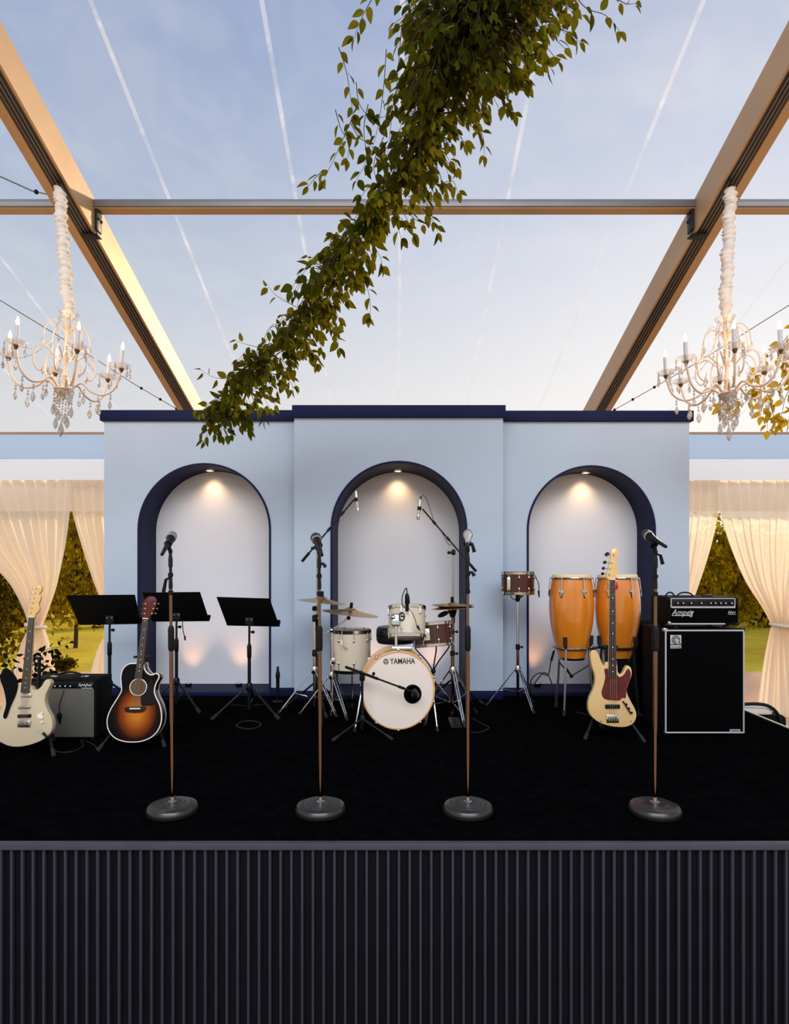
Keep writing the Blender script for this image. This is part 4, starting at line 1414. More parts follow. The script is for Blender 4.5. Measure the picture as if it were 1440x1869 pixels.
# second black speaker behind
d5 = 5.55
s5 = F / d5
xa, xb = (1158 - CX) / s5, (1290 - CX) / s5
sp = thing('stage_speaker', 'plain black stage speaker standing behind the bass cabinet', 'speaker', ((xa + xb) / 2, d5, ST))
hs_ = EYE - (1133 - CY) / s5
MB().box((0, 0.2, hs_ / 2 + 0.006), (xb - xa, 0.4, hs_ - 0.012)).build('box', tolex, sp, bevel=0.02, bseg=3)
MB().box((0, 0.0, hs_ / 2), (xb - xa - 0.06, 0.014, hs_ - 0.08)).build('grille', grille_black, sp, bevel=0.004)
MB().box((xa - (xa + xb) / 2 - 0.002, 0.2, hs_ * 0.6), (0.008, 0.12, 0.05)).build('side_handle', black_metal, sp, bevel=0.003)
for sx in (-1, 1):
    for fy in (0.05, 0.33):
        MB().lathe([(0.018, 0), (0.02, 0.012), (0, 0.013)], 12, c=(sx * ((xb - xa) / 2 - 0.05), fy, 0)).build('rubber_foot', rubber, sp)

# ================================================================== PERCUSSION


def lugs(root, R, zs, n, m_=chrome, a0=0.2, r=0.010, h=0.028, rods=None):
    for z in zs:
        for k in range(n):
            a = a0 + 2 * pi * k / n
            M = Matrix.Translation((R * math.cos(a), R * math.sin(a), z)) @ Matrix.Rotation(a, 4, 'Z')
            lg = MB().ball((0.004, 0, 0), r, 10, (0.8, 0.9, h / r / 2), M=M).build('lug', m_, root)
            if rods:
                zt = rods[0] if z > sum(zs) / len(zs) or len(zs) == 1 and rods[1] is None else rods[1]
                MB().tube([M @ Vector((0.008, 0, 0)), Vector((R * 1.03 * math.cos(a), R * 1.03 * math.sin(a), zt))], 0.003, 6).build('tension_rod', m_, lg)


def drum(root, R, h, z0, shell_m, n=6, hoop_m=chrome, top_m=drum_head, bot_m=drum_head_under, seg=44):
    MB().lathe([(R * 0.97, z0 + 0.004), (R, z0 + 0.004), (R, z0 + h - 0.004), (R * 0.97, z0 + h - 0.004)], seg, cap=False).build('shell', shell_m, root)
    for z, t_ in ((z0, -1), (z0 + h, 1)):
        MB().lathe([(R * 1.0, z - 0.012), (R * 1.035, z - 0.014), (R * 1.045, z - 0.010), (R * 1.035, z + 0.010), (R * 1.045, z + 0.014), (R * 1.0, z + 0.013)], seg, cap=False).build('hoop', hoop_m, root)
    MB().lathe([(0, z0 + h + 0.002), (R * 1.0, z0 + h + 0.002), (R * 1.01, z0 + h - 0.006)], seg, cap=False).build('batter_head', top_m, root)
    MB().lathe([(0, z0 - 0.002), (R * 1.0, z0 - 0.002), (R * 1.01, z0 + 0.006)], seg, cap=False).build('resonant_head', bot_m, root)
    lugs(root, R, (z0 + h * 0.22, z0 + h * 0.78), n, chrome, rods=(z0 + h, z0))


# ------------------------------------------------------------------ bass drum
x, d, s = deck(727, 1335)
R = 0.303
KROT = math.radians(4)
kd = thing('bass_drum', 'cream bass drum with maple hoop and printed front head', 'drum', (x, d, ST), (0, 0, KROT))
kd.scale = (0.93, 1, 1)
zc = R + 0.012
DK = 0.33
My = Matrix.Translation((0, 0, zc)) @ Matrix.Rotation(pi / 2, 4, 'X')   # local lathe z runs towards the camera
MB().lathe([(R * 0.955, -DK), (R * 0.955, -0.02)], 60, M=My, cap=False).build('shell', white_pearl, kd)
for z in (-0.03, -DK + 0.015):
    MB().lathe([(R * 0.955, z), (R * 0.985, z), (R, z + 0.006), (R, z + 0.034), (R * 0.985, z + 0.04), (R * 0.955, z + 0.04)], 64, M=My, cap=False).build('hoop', hoop_wood, kd)
# front head with a round port
px_, pz_ = (755 - 727) / s / math.cos(KROT), (1335 - 1267) / s - zc
port_r = 16.2 / s
mb = MB()
n = 64
vs = [(px_ + port_r * math.cos(2 * pi * i / n), -0.004, zc + pz_ + port_r * math.sin(2 * pi * i / n)) for i in range(n)]
for i in range(n):
    a = 2 * pi * i / n
    # ray from the port centre to the rim
    dx, dz = math.cos(a), math.sin(a)
    bq = px_ * dx + pz_ * dz
    tq = -bq + math.sqrt(bq * bq - (px_ ** 2 + pz_ ** 2) + (R * 0.965) ** 2)
    vs.append((px_ + tq * dx, -0.004, zc + pz_ + tq * dz))
mb.add(vs, [(i, (i + 1) % n, n + (i + 1) % n, n + i) for i in range(n)])
mb.build('front_head', drum_head, kd)
MB().tube([(px_ + (port_r + 0.002) * math.cos(2 * pi * i / 40), -0.005, zc + pz_ + (port_r + 0.002) * math.sin(2 * pi * i / 40)) for i in range(40)], 0.004, 6, closed=True).build('port_ring', black_plastic, kd)
MB().lathe([(0, -0.22), (R * 0.95, -0.22)], 40, M=My, cap=False).build('inner_damping', black_matte, kd)
MB().lathe([(0, -DK), (R * 0.955, -DK)], 40, M=My, cap=False).build('batter_head', drum_head, kd)
tx, tz = (723.5 - 727) / s, (1335 - 1207) / s
text('lettering', 'YAMAHA', 0.062, (8.0 / s, -0.006, tz), (pi / 2, 0, 0), black_print, kd, 0.0006, 0.80, 0, 0.0008)
LX = -24.5 / s
lg = MB().tube([(LX + 0.0185 * math.cos(2 * pi * i / 28), -0.0055, tz + 0.0185 * math.sin(2 * pi * i / 28)) for i in range(28)], 0.0028, 6, closed=True).build('tuning_fork_mark', black_print, kd)
mk = MB()
for k in range(3):
    a = pi / 2 + k * 2 * pi / 3
    mk.tube([(LX + 0.004 * math.cos(a), -0.006, tz + 0.004 * math.sin(a)), (LX + 0.017 * math.cos(a), -0.006, tz + 0.017 * math.sin(a))], 0.0018, 6)
    for sg in (-1, 1):
        ox_ = 0.0035 * sg
        mk.tube([(LX + 0.004 * math.cos(a) - ox_ * math.sin(a), -0.006, tz + 0.004 * math.sin(a) + ox_ * math.cos(a)), (LX + 0.012 * math.cos(a) - ox_ * math.sin(a), -0.006, tz + 0.012 * math.sin(a) + ox_ * math.cos(a))], 0.0013, 5)
mk.build('fork_arms', black_print, lg)
for k in range(10):
    a = 2 * pi * (k + 0.5) / 10
    M = Matrix.Translation((R * math.cos(a), 0, zc + R * math.sin(a))) @ Matrix.Rotation(-a, 4, 'Y')
    cw = MB().box((0.004, 0.012, 0), (0.014, 0.05, 0.02), M).build('claw', chrome, kd, bevel=0.004)
    MB().tube([M @ Vector((0.006, 0.02, 0)), M @ Vector((0.006, 0.12, 0))], 0.004, 6).build('tension_rod', chrome, cw)
for sg, tip in ((-1, (641, 1339)), (1, (804, 1338))):
    fx, fd, _ = deck(*tip)
    w = Matrix.Rotation(-KROT, 3, 'Z') @ (Vector((fx, fd, 0)) - Vector((x, d, 0)))
    a = Vector((sg * R * 0.96, 0.1, zc + 0.02))
    b = Vector((w.x, w.y, 0.012))
    sp_ = MB().tube([a, a.lerp(b, 0.7), a.lerp(b, 0.72), b], [0.008, 0.008, 0.006, 0.006], 10).build('spur', chrome, kd)
    MB().tube([a.lerp(b, 0.9), b], [0.011, 0.012], 10).build('rubber_foot', rubber, sp_)
    MB().ball(a, 0.022, 12).build('spur_bracket', chrome, kd)

# ------------------------------------------------------------------ floor tom
x, d, s = deck(641, 1301)
ft = thing('floor_tom', 'cream floor tom standing on three chrome legs', 'drum', (x, d, ST), (0, 0, 0))
R = 35.5 / s
zt, zb_ = EYE - (1151 - CY) / s, EYE - (1222 - CY) / s
drum(ft, R, zt - zb_, zb_, white_pearl, 8)
for a in (-2.5, -0.5, 1.6):
    ca, sa = math.cos(a), math.sin(a)
    lg = MB().tube([(ca * (R + 0.018), sa * (R + 0.018), zb_ + 0.17), (ca * (R + 0.018), sa * (R + 0.018), 0.08), (ca * (R + 0.03), sa * (R + 0.03), 0.03)], 0.006, 10).build('leg', chrome, ft)
    MB().tube([(ca * (R + 0.028), sa * (R + 0.028), 0.04), (ca * (R + 0.034), sa * (R + 0.034), 0.004)], [0.011, 0.013], 10).build('rubber_foot', rubber, lg)
    MB().box((ca * (R + 0.012), sa * (R + 0.012), zb_ + 0.09), (0.03, 0.03, 0.05)).build('leg_bracket', chrome, ft, bevel=0.005)
clp = MB().tube(spline([(-0.02, -R - 0.02, zb_ + 0.20), (-0.06, -R - 0.025, zb_ + 0.23), (-0.07, -R - 0.01, zb_ + 0.28), (-0.065, -R, zt + 0.01)], per=5), 0.004, 6).build('microphone_clip', steel, ft)

# ------------------------------------------------------------------ rack tom
d = 5.02
s = F / d
tc_ = P(743, 1136, d)
rt = thing('rack_tom', 'small cream rack tom mounted above the bass drum', 'drum', tc_, (math.radians(-13), 0, 0))
R = 33.5 / s
hh = 52 / s
drum(rt, R, hh, -hh / 2, white_pearl, 6)
mt = MB().box((-R * 0.62, -R * 0.86, 0.0), (0.07, 0.05, 0.10)).build('mount_bracket', chrome, rt, bevel=0.015, bseg=3)
MB().tube([(-R * 0.35, -R * 1.0 + 0.04 * math.cos(a * pi / 8) * 0, 0.03)] * 1 + [(-R * 0.30 + 0.02 * math.cos(a * pi / 8), -R - 0.004, 0.025 + 0.03 * math.sin(a * pi / 8)) for a in range(17)], 0.005, 8).build('isolation_ring', black_plastic, mt)
MB().ball((-R * 0.75, -R * 0.95, 0.02), 0.022, 12).build('wing_joint', chrome, mt)
pts_ = [(-R * 0.62, -R * 0.88, -0.03), (-R * 0.60, -R * 0.86, -0.12), (-R * 0.60, -R * 0.80, -0.205)]
MB().tube(pts_, 0.011, 12).build('mount_post', chrome, rt)
MB().box((-R * 0.3, -R * 0.55, -0.215), (0.16, 0.1, 0.03)).build('mount_plate', chrome, rt, bevel=0.008)

# clip-on tom microphone
tm = thing('tom_microphone', 'black clip-on microphone with cable loop on the rack tom rim', 'microphone', P(742, 1108, 4.84))
o = Vector(tm.location)
MB().tube([P(743, 1116, 4.84) - o, P(743, 1104, 4.84) - o, P(743.5, 1100, 4.84) - o, P(743, 1088, 4.84) - o, P(742.5, 1083, 4.84) - o], [0.014, 0.012, 0.020, 0.017, 0.010], 12).build('body', black_plastic, tm)
MB().tube([Vector(q) - o for q in spline([P(743, 1084, 4.84), P(742, 1074, 4.84), P(739, 1076, 4.83), P(734, 1090, 4.82), P(734.5, 1104, 4.82), P(740, 1110, 4.83)], per=5)], 0.0045, 6).build('cord', cable_m, tm)
MB().tube([Vector(q) - o for q in spline([P(744, 1108, 4.83), P(752, 1118, 4.80), P(758, 1132, 4.80), P(761, 1145, 4.81), P(764, 1148, 4.83)], per=5)], 0.003, 6).build('trailing_cord', cable_m, tm)
MB().tube([P(762, 1142, 4.81) - o, P(765, 1149, 4.83) - o], [0.010, 0.008], 8).build('plug', steel, tm)

# ------------------------------------------------------------------ kit snare on its basket stand
x, d, s = deck(784, 1312)
sn = thing('snare_drum', 'dark walnut snare drum beside the rack tom', 'drum', (x + 0.03, d, ST + EYE - (1158 - CY) / s), (math.radians(-7), math.radians(-5), 0))
R = 35 / s
drum(sn, R, 38 / s, -19 / s, walnut, 8, top_m=drum_head)
MB().box((-0.06, -R - 0.008, 0.0), (0.05, 0.024, 0.10)).build('strainer', chrome, sn, bevel=0.006)
ss = thing('snare_stand', 'chrome basket stand under the walnut snare drum', 'drum stand', (x + 0.03, d, ST))
zb_ = EYE - (1181 - CY) / s
for k in range(3):
    a = 0.6 + k * 2 * pi / 3
    MB().tube(spline([(0, 0, zb_ - 0.2), (math.cos(a) * 0.06, math.sin(a) * 0.06, zb_ - 0.12), (math.cos(a) * R * 1.02, math.sin(a) * R * 1.02, zb_ - 0.02), (math.cos(a) * R * 1.10, math.sin(a) * R * 1.10, zb_ + 0.03)], per=5), 0.006, 8).build('basket_arm', black_metal, ss)
MB().tube([(0, 0, zb_ - 0.18), (0, 0, 0.1)], 0.012, 12).build('tube', chrome, ss)
MB().ball((0, 0, zb_ - 0.2), 0.022, 12).build('tilter', black_metal, ss)
tripod(ss, 0.3, 0.26, 0.2, chrome, 0.007, 0.12, 0.012, True)

# ------------------------------------------------------------------ drum throne
x, d, s = deck(722, 1296)
th = thing('drum_throne', 'round black drum throne behind the bass drum', 'stool', (x, d, ST))
zt = EYE - (1143 - CY) / s
rr = 35 / s
MB().lathe([(0, zt - 0.145), (rr * 0.92, zt - 0.145), (rr, zt - 0.12), (rr * 1.01, zt - 0.07), (rr, zt - 0.03), (rr * 0.93, zt - 0.006), (rr * 0.8, zt), (0, zt + 0.002)], 40).build('seat', vinyl_seat, th)
MB().lathe([(rr * 1.012, zt - 0.082), (rr * 1.02, zt - 0.076), (rr * 1.012, zt - 0.07)], 40, cap=False).build('piping', black_plastic, th)
MB().tube([(0, 0, zt - 0.14), (0, 0, 0.12)], 0.016, 12).build('post', chrome, th)
tripod(th, 0.34, 0.27, 0.9, chrome, 0.008, 0.14, 0.015, True)


# ------------------------------------------------------------------ cymbals


def cymbal_mesh(R, bell=0.055):
    return [(0.006, 0.030), (bell * 0.5, 0.027), (bell * 0.85, 0.016), (bell, 0.008), (R * 0.5, -0.004), (R * 0.8, -0.014), (R, -0.022), (R, -0.0235), (R * 0.8, -0.0155), (R * 0.5, -0.0055), (bell, 0.0065), (bell * 0.85, 0.0145), (0.006, 0.028)]


def cymbal(label, c, R, tilt, group='cymbals'):
    o = thing('cymbal', label, 'cymbal', c, tilt, group=group)
    MB().lathe(cymbal_mesh(R), 56, cap=False).build('disc', cymbal_m, o, angle=40)
    MB().lathe([(0.014, 0.030), (0.015, 0.044), (0, 0.044)], 14).build('felt', black_matte, o)
    MB().lathe([(0.010, 0.044), (0.013, 0.050), (0.013, 0.066), (0.008, 0.072), (0, 0.072)], 12).build('wing_nut', black_plastic, o)
    return o


# straight stand with crash
x, d, s = deck(574, 1299)
cs = thing('cymbal_stand', 'chrome straight cymbal stand nearest the middle panel edge', 'cymbal stand', (x, d, ST))
c1 = P(587, 1094, d)
cymbal('thin bronze crash cymbal, higher one above the floor tom', c1, 43.5 / s, (0.0, math.radians(6.0), 0))
zc_ = EYE - (1100 - CY) / s
MB().tube([(0, 0, 0.05), (0, 0, 0.52)], 0.0135, 14).build('lower_tube', chrome, cs)
MB().tube([(0, 0, 0.50), (0, 0, 0.82)], 0.0110, 14).build('middle_tube', chrome, cs)
MB().tube([(0, 0, 0.80), (0, 0, zc_ - 0.05), (c1.x - x, 0, c1.z - ST + 0.03)], 0.007, 12).build('upper_rod', chrome, cs)
for z in (0.51, 0.81):
    MB().lathe([(0.015, -0.03), (0.021, -0.025), (0.021, 0.015), (0.014, 0.03)], 14, c=(0, 0, z)).build('collar', black_plastic, cs)
    knob(cs, (0.018, 0, z), (1, -0.4, 0), 0.012, 0.03, chrome)
MB().lathe([(0.020, 0), (0.022, 0.02), (0.016, 0.04)], 14, c=(0, 0, zc_ - 0.07)).build('tilter', black_metal, cs)
tripod(cs, 0.36, 0.30, pi + 0.25, chrome, 0.0075, 0.12, 0.014, True)

# boom stand with ride
x, d, s = deck(606, 1304)
cs = thing('cymbal_stand', 'chrome boom cymbal stand beside the floor tom', 'cymbal stand', (x, d, ST))
c2 = P(640, 1115, d)
cymbal('wide bronze ride cymbal, lower one above the floor tom', c2, 52 / s, (math.radians(0.5), math.radians(7.0), 0))
zc_ = EYE - (1150 - CY) / s
MB().tube([(0, 0, 0.05), (0, 0, 0.45)], 0.0135, 14).build('lower_tube', chrome, cs)
MB().tube([(0, 0, 0.43), (0, 0, zc_)], 0.011, 14).build('middle_tube', chrome, cs)
MB().lathe([(0.015, -0.03), (0.021, -0.025), (0.021, 0.015), (0.014, 0.03)], 14, c=(0, 0, 0.44)).build('collar', chrome, cs)
MB().ball((0, 0, zc_), 0.024, 12).build('tilter', chrome, cs)
e = Vector((P(636, 1128, d).x - x, 0, P(636, 1128, d).z - ST))
MB().tube([(-0.09, 0, zc_ - 0.04), (0, 0, zc_), e], 0.0065, 10).build('boom_arm', chrome, cs)
MB().ball(e, 0.018, 10).build('boom_joint', black_metal, cs)
MB().tube([e, Vector(c2) - Vector((x, d, ST)) + Vector((0, 0, 0.03))], 0.006, 8).build('cymbal_rod', black_metal, cs)
tripod(cs, 0.33, 0.27, -1.0, chrome, 0.0075, 0.12, 0.014, True)

# hi-hat
x, d, s = deck(826, 1312)
hs_ = thing('hi_hat_stand', 'chrome hi-hat stand with folding legs beside the bass drum', 'hi-hat stand', (x, d, ST))
zc_ = EYE - (1105 - CY) / s
c3 = Vector((x, d, ST + zc_))
cymbal('small bronze hi-hat top cymbal beside the rear microphone stand', c3, 40 / s, (math.radians(-1), math.radians(-3.5), 0))
hb_ = thing('cymbal', 'lower hi-hat cymbal under the small top cymbal', 'cymbal', c3 - Vector((0, 0, 0.02)), (pi, 0, 0), group='cymbals')
MB().lathe(cymbal_mesh(39 / s), 56, cap=False).build('disc', cymbal_m, hb_, angle=40)
MB().lathe([(0.012, -0.10), (0.020, -0.095), (0.034, -0.055), (0.036, -0.045), (0.0, -0.045)], 18, c=(0, 0, zc_)).build('seat_cup', black_plastic, hs_)
MB().tube([(0, 0, 0.06), (0, 0, 0.55)], 0.0145, 14).build('lower_tube', bronze, hs_)
MB().tube([(0, 0, 0.53), (0, 0, zc_ - 0.08)], 0.0115, 14).build('upper_tube', bronze, hs_)
MB().tube([(0, 0, zc_ - 0.05), (0, 0, zc_ + 0.14)], 0.0035, 8).build('pull_rod', steel, hs_)
for z, r_ in ((0.54, 0.02), (0.72, 0.016)):
    MB().lathe([(0.014, -0.02), (r_, -0.018), (r_, 0.018), (0.014, 0.022)], 14, c=(0, 0, z)).build('collar', black_metal, hs_)
    knob(hs_, (0.016, 0, z), (1, -0.4, 0), 0.011, 0.028)
tripod(hs_, 0.40, 0.30, -1.35, chrome, 0.0085, 0.13, 0.015, True)
pd = MB().box((0.0, -0.20, 0.03), (0.09, 0.26, 0.012), Matrix.Rotation(0.06, 4, 'X')).build('pedal', black_metal, hs_, bevel=0.004)
# drummer's oval fan-shaped reflector on the stand
MB().ball((0, 0, 0), 0.05, 18, (1.0, 0.25, 0.42), M=Matrix.Translation(P(809, 1121, d) - Vector((x, d, ST))) @ Matrix.Rotation(-0.42, 4, 'Y')).build('cup_disc', black_plastic, hs_)

# ------------------------------------------------------------------ overhead microphones on boom stands


def boom_stand(label, px, py, pivot, ends, d_off=0.0, ang0=0.5):
    x, d, s = deck(px, py)
    root = thing('boom_microphone_stand', label, 'microphone stand', (x, d, ST), group='overhead boom stands')
    o = Vector((x, d, ST))
    pv = P(*pivot, d) - o
    z = pv.z
    MB().tube([(0, 0, 0.06), (0, 0, 0.78)], 0.0105, 12).build('lower_tube', black_metal, root)
    MB().lathe([(0.012, -0.04), (0.017, -0.03), (0.017, 0.04), (0.012, 0.05)], 12, c=(0, 0, 0.79)).build('clutch', black_plastic, root)
    MB().tube([(0, 0, 0.76), (0, 0, z)], 0.0078, 12).build('upper_tube', steel, root)
    MB().box(pv, (0.036, 0.05, 0.05)).build('boom_clamp', black_plastic, root, bevel=0.01)
    knob(root, pv + Vector((-0.012, -0.02, -0.004)), (-1, -0.2, 0.0), 0.014, 0.04)
    a, b = P(*ends[0], d - 0.035) - o, P(*ends[1], d - 0.035) - o
    dv = (b - a).normalized()
    MB().tube([a, b], 0.0072, 10).build('boom_arm', black_metal, root)
    MB().tube([a - dv * 0.0, a + dv * 0.10], 0.0125, 10).build('counterweight', black_plastic, root)
    for f_ in (0.52, 0.78):
        q = a.lerp(b, f_)
        MB().tube([q - dv * 0.02, q + dv * 0.02], 0.0115, 10).build('sleeve', black_plastic, root)
    tripod(root, 0.24, 0.30, ang0, black_metal, 0.009, 0.08, 0.0105)
    return root, d


def pencil(label, top, bot, clip, d, tilt=0.0):
    a, b = P(*top, d), P(*bot, d)
    root = thing('pencil_microphone', label, 'microphone', b, group='overhead pencil microphones')
    L_ = (a - b).length
    M = along((0, 0, 0), a - b)
    MB().lathe([(0, 0), (0.010, 0.0), (0.0125, 0.004), (0.0125, 0.05), (0.0115, 0.052), (0.0125, 0.054), (0.0125, L_ - 0.03), (0.010, L_ - 0.02), (0.009, L_)], 16, M=M).build('body', mic_silver, root)
    MB().lathe([(0.0128, 0.006), (0.0132, 0.008), (0.0132, 0.03), (0.0128, 0.032)], 16, M=M).build('capsule_grille', mic_grey, root)
    q = P(*clip, d) - b
    MB().tube([q - (a - b).normalized() * 0.016, q + (a - b).normalized() * 0.016], 0.0175, 12).build('clip', black_plastic, root)
    return root


r_, d = boom_stand('black boom microphone stand reaching over the floor tom', 578.5, 1297, (580, 1000), ((551, 1025), (646, 912)), ang0=0.9)
d -= 0.035
pencil('nickel pencil microphone hanging beside the arch reveal', (649.5, 896), (654, 938), (650, 912), d)
r_, d = boom_stand('black boom microphone stand reaching over the hi-hat', 827, 1291, (827.5, 1008), ((869, 1043), (771, 929)), ang0=0.4)
d -= 0.035
pm = pencil('nickel pencil microphone with cable loop inside the middle arch', (767, 911), (762.5, 949), (765.5, 928), d)
o = Vector(pm.location)
MB().tube([P(767, 914, d) - o, P(768.5, 906, d) - o], [0.009, 0.006], 8).build('plug', black_plastic, pm)
MB().tube([Vector(q) - o for q in spline([P(768.5, 907, d), P(772, 904, d), P(777, 908, d), P(784, 926, d), P(791, 948, d), P(795, 956, d), P(806, 971, d - 0.012), P(816, 990, d - 0.012), P(823, 996, d - 0.012)], per=5)], 0.0028, 6).build('cord', cable_m, pm)

# kick drum microphone on a short boom stand
x, d, s = deck(661, 1344)
ks = thing('short_boom_stand', 'short black boom stand before the bass drum', 'microphone stand', (x, d, ST))
o = Vector((x, d, ST))
pv = P(661, 1236, d) - o
MB().tube([(0, 0, 0.05), (0, 0, pv.z)], 0.0095, 12).build('tube', black_metal, ks)
MB().box(pv, (0.04, 0.04, 0.055)).build('boom_clamp', black_plastic, ks, bevel=0.01)
a, b = P(630, 1217, d - 0.03) - o, P(738, 1257, d - 0.03) - o
b2 = P(757, 1265, d + 0.03) - o
dv = (b - a).normalized()
MB().tube([a, b, b2], 0.007, 10).build('boom_arm', black_metal, ks)
MB().tube([a, a + dv * 0.26], 0.0105, 10).build('counterweight', black_plastic, ks)
MB().tube([b - dv * 0.05, b], 0.0105, 10).build('sleeve', black_plastic, ks)
knob(ks, a + dv * 0.22 + Vector((0, 0, 0.01)), (0.2, -0.3, 1), 0.011, 0.025)
tripod(ks, 0.12, 0.24, -0.45, black_metal, 0.0075, None, 0.0095)
km = thing('kick_microphone', 'black bass drum microphone inside the round port', 'microphone', P(757, 1266, d + 0.06))
MB().lathe([(0, -0.05), (0.018, -0.045), (0.024, -0.02), (0.026, 0.02), (0.018, 0.045), (0, 0.05)], 16, M=Matrix.Rotation(pi / 2 + 0.3, 4, 'X')).build('body', black_metal, km)
MB().tube([(0.012 + 0.018 * math.cos(a_ * 0.4), -0.03, 0.018 * math.sin(a_ * 0.4) - 0.004) for a_ in range(-4, 4)], 0.003, 6).build('stirrup', steel, km)

# ------------------------------------------------------------------ snare on a tall stand
x, d, s = deck(945, 1291)
zt, zb_ = EYE - (1046 - CY) / s, EYE - (1082 - CY) / s
R = 29.5 / s
sd_ = thing('snare_drum', 'walnut snare drum raised on a tall stand beside the congas', 'drum', (x, d, ST + zb_))
drum(sd_, R, zt - zb_, 0.0, walnut, 10)
MB().box((-R * 0.7, -R * 0.75, 0.08), (0.03, 0.03, 0.12)).build('strainer', chrome, sd_, bevel=0.006)
MB().tube([Vector(q) - Vector(sd_.location) for q in spline([P(975, 1047, d), P(979, 1056, d), P(983, 1066, d), P(983.5, 1080, d)], per=5)], 0.004, 6).build('hanging_cord', cable_m, sd_)
MB().tube([P(983, 1078, d) - Vector(sd_.location), P(984, 1090, d) - Vector(sd_.location)], [0.009, 0.006], 8).build('plug', black_plastic, sd_)
ts = thing('drum_stand', 'tall chrome tripod stand under the raised snare', 'drum stand', (x, d, ST))
MB().tube([(0, 0, 0.06), (0, 0, 0.55)], 0.0130, 14).build('lower_tube', bronze, ts)
MB().tube([(0, 0, 0.53), (0, 0, zb_ - 0.08)], 0.0105, 14).build('upper_tube', chrome, ts)
MB().lathe([(0.014, -0.025), (0.02, -0.02), (0.02, 0.02), (0.014, 0.025)], 14, c=(0, 0, 0.54)).build('collar', black_plastic, ts)
knob(ts, (0.016, 0, 0.54), (1, -0.4, 0), 0.011, 0.028)
MB().lathe([(0.012, -0.08), (0.022, -0.06), (0.018, -0.02), (0.03, -0.006), (0.0, -0.006)], 16, c=(0, 0, zb_)).build('tilter', black_metal, ts)
MB().tube([(0.0, 0, zb_ - 0.06), (0.045, -0.01, zb_ - 0.025)], 0.006, 8).build('tilter_wing', black_metal, ts)
MB().tube(spline([(-0.01, 0, zb_ - 0.07), (-0.05, -0.01, zb_ - 0.05), (-0.07, -0.01, zb_ - 0.02)], per=4), 0.004, 6).build('hook', black_metal, ts)
for k in range(3):
    a = 0.5 + k * 2 * pi / 3
    MB().tube([(0, 0, zb_ - 0.012), (math.cos(a) * R * 1.05, math.sin(a) * R * 1.05, zb_ - 0.020)], 0.005, 8).build('basket_arm', black_metal, ts)
tripod(ts, 0.34, 0.27, -1.25, chrome, 0.0075, 0.14, 0.013, True)


# ------------------------------------------------------------------ congas


def conga(label, px, py, red=False):
    x, d, s = deck(px, py)
    root = thing('conga_drum', label, 'conga', (x, d, ST + EYE - (1203 - CY) / s), group='congas')
    zz = lambda q: (1203 - q) / s
    prof = [(22, 1203), (25.5, 1192), (29.5, 1178), (33.5, 1160), (37.5, 1138), (39.6, 1115), (39.8, 1100), (38.5, 1080), (36.3, 1064), (34.5, 1053)]
    pr = spline([(r / s, zz(y)) for r, y in prof], per=4)
    MB().lathe([(pr[0][0] * 0.9, pr[0][1])] + pr + [(pr[-1][0] * 0.9, pr[-1][1])], 48, cap=False).build('shell', conga_wood, root, angle=40)
    R_ = 34.5 / s
    MB().lathe([(22.3 / s, zz(1203)), (23.2 / s, zz(1203)), (24.4 / s, zz(1199)), (23.6 / s, zz(1199))], 40, cap=False).build('base_ring', chrome, root)
    MB().lathe([(0, zz(1047.5)), (R_ * 0.94, zz(1048)), (R_ * 1.0, zz(1050)), (R_ * 1.03, zz(1056))], 44, cap=False).build('head', skin_head, root)
    MB().tube([(R_ * 1.06 * math.cos(2 * pi * i / 44), R_ * 1.06 * math.sin(2 * pi * i / 44), zz(1055)) for i in range(44)], 0.0085, 8, closed=True).build('rim', chrome, root)
    for k in range(6):
        a = -pi / 2 + 0.32 + k * pi / 3
        R2 = 38.8 / s
        M = Matrix.Translation((math.cos(a) * R2, math.sin(a) * R2, zz(1081))) @ Matrix.Rotation(a + pi / 2, 4, 'Z')
        pl_ = MB().prism([(-0.03, 0.024), (0.03, 0.024), (0.018, 0.0), (0.006, -0.045), (-0.006, -0.045), (-0.018, 0.0)], -0.006, 0.006, M).build('side_plate', chrome, root, bevel=0.003)
        MB().tube([M @ Vector((0, -0.012, -0.03)), M @ Vector((0, -0.006, 0.03)), Vector((math.cos(a) * R_ * 1.09, math.sin(a) * R_ * 1.09, zz(1054)))], 0.0045, 8).build('tension_rod', chrome, pl_)
    if red:
        a = -pi / 2 - 0.42
        M = Matrix.Translation((math.cos(a) * 0.187, math.sin(a) * 0.187, zz(1068)))
        MB().ball((0, 0, 0), 0.022, 12, (1, 0.7, 1.5), M).build('hanging_shaker', red_plastic, root)
    return root, x, d, s


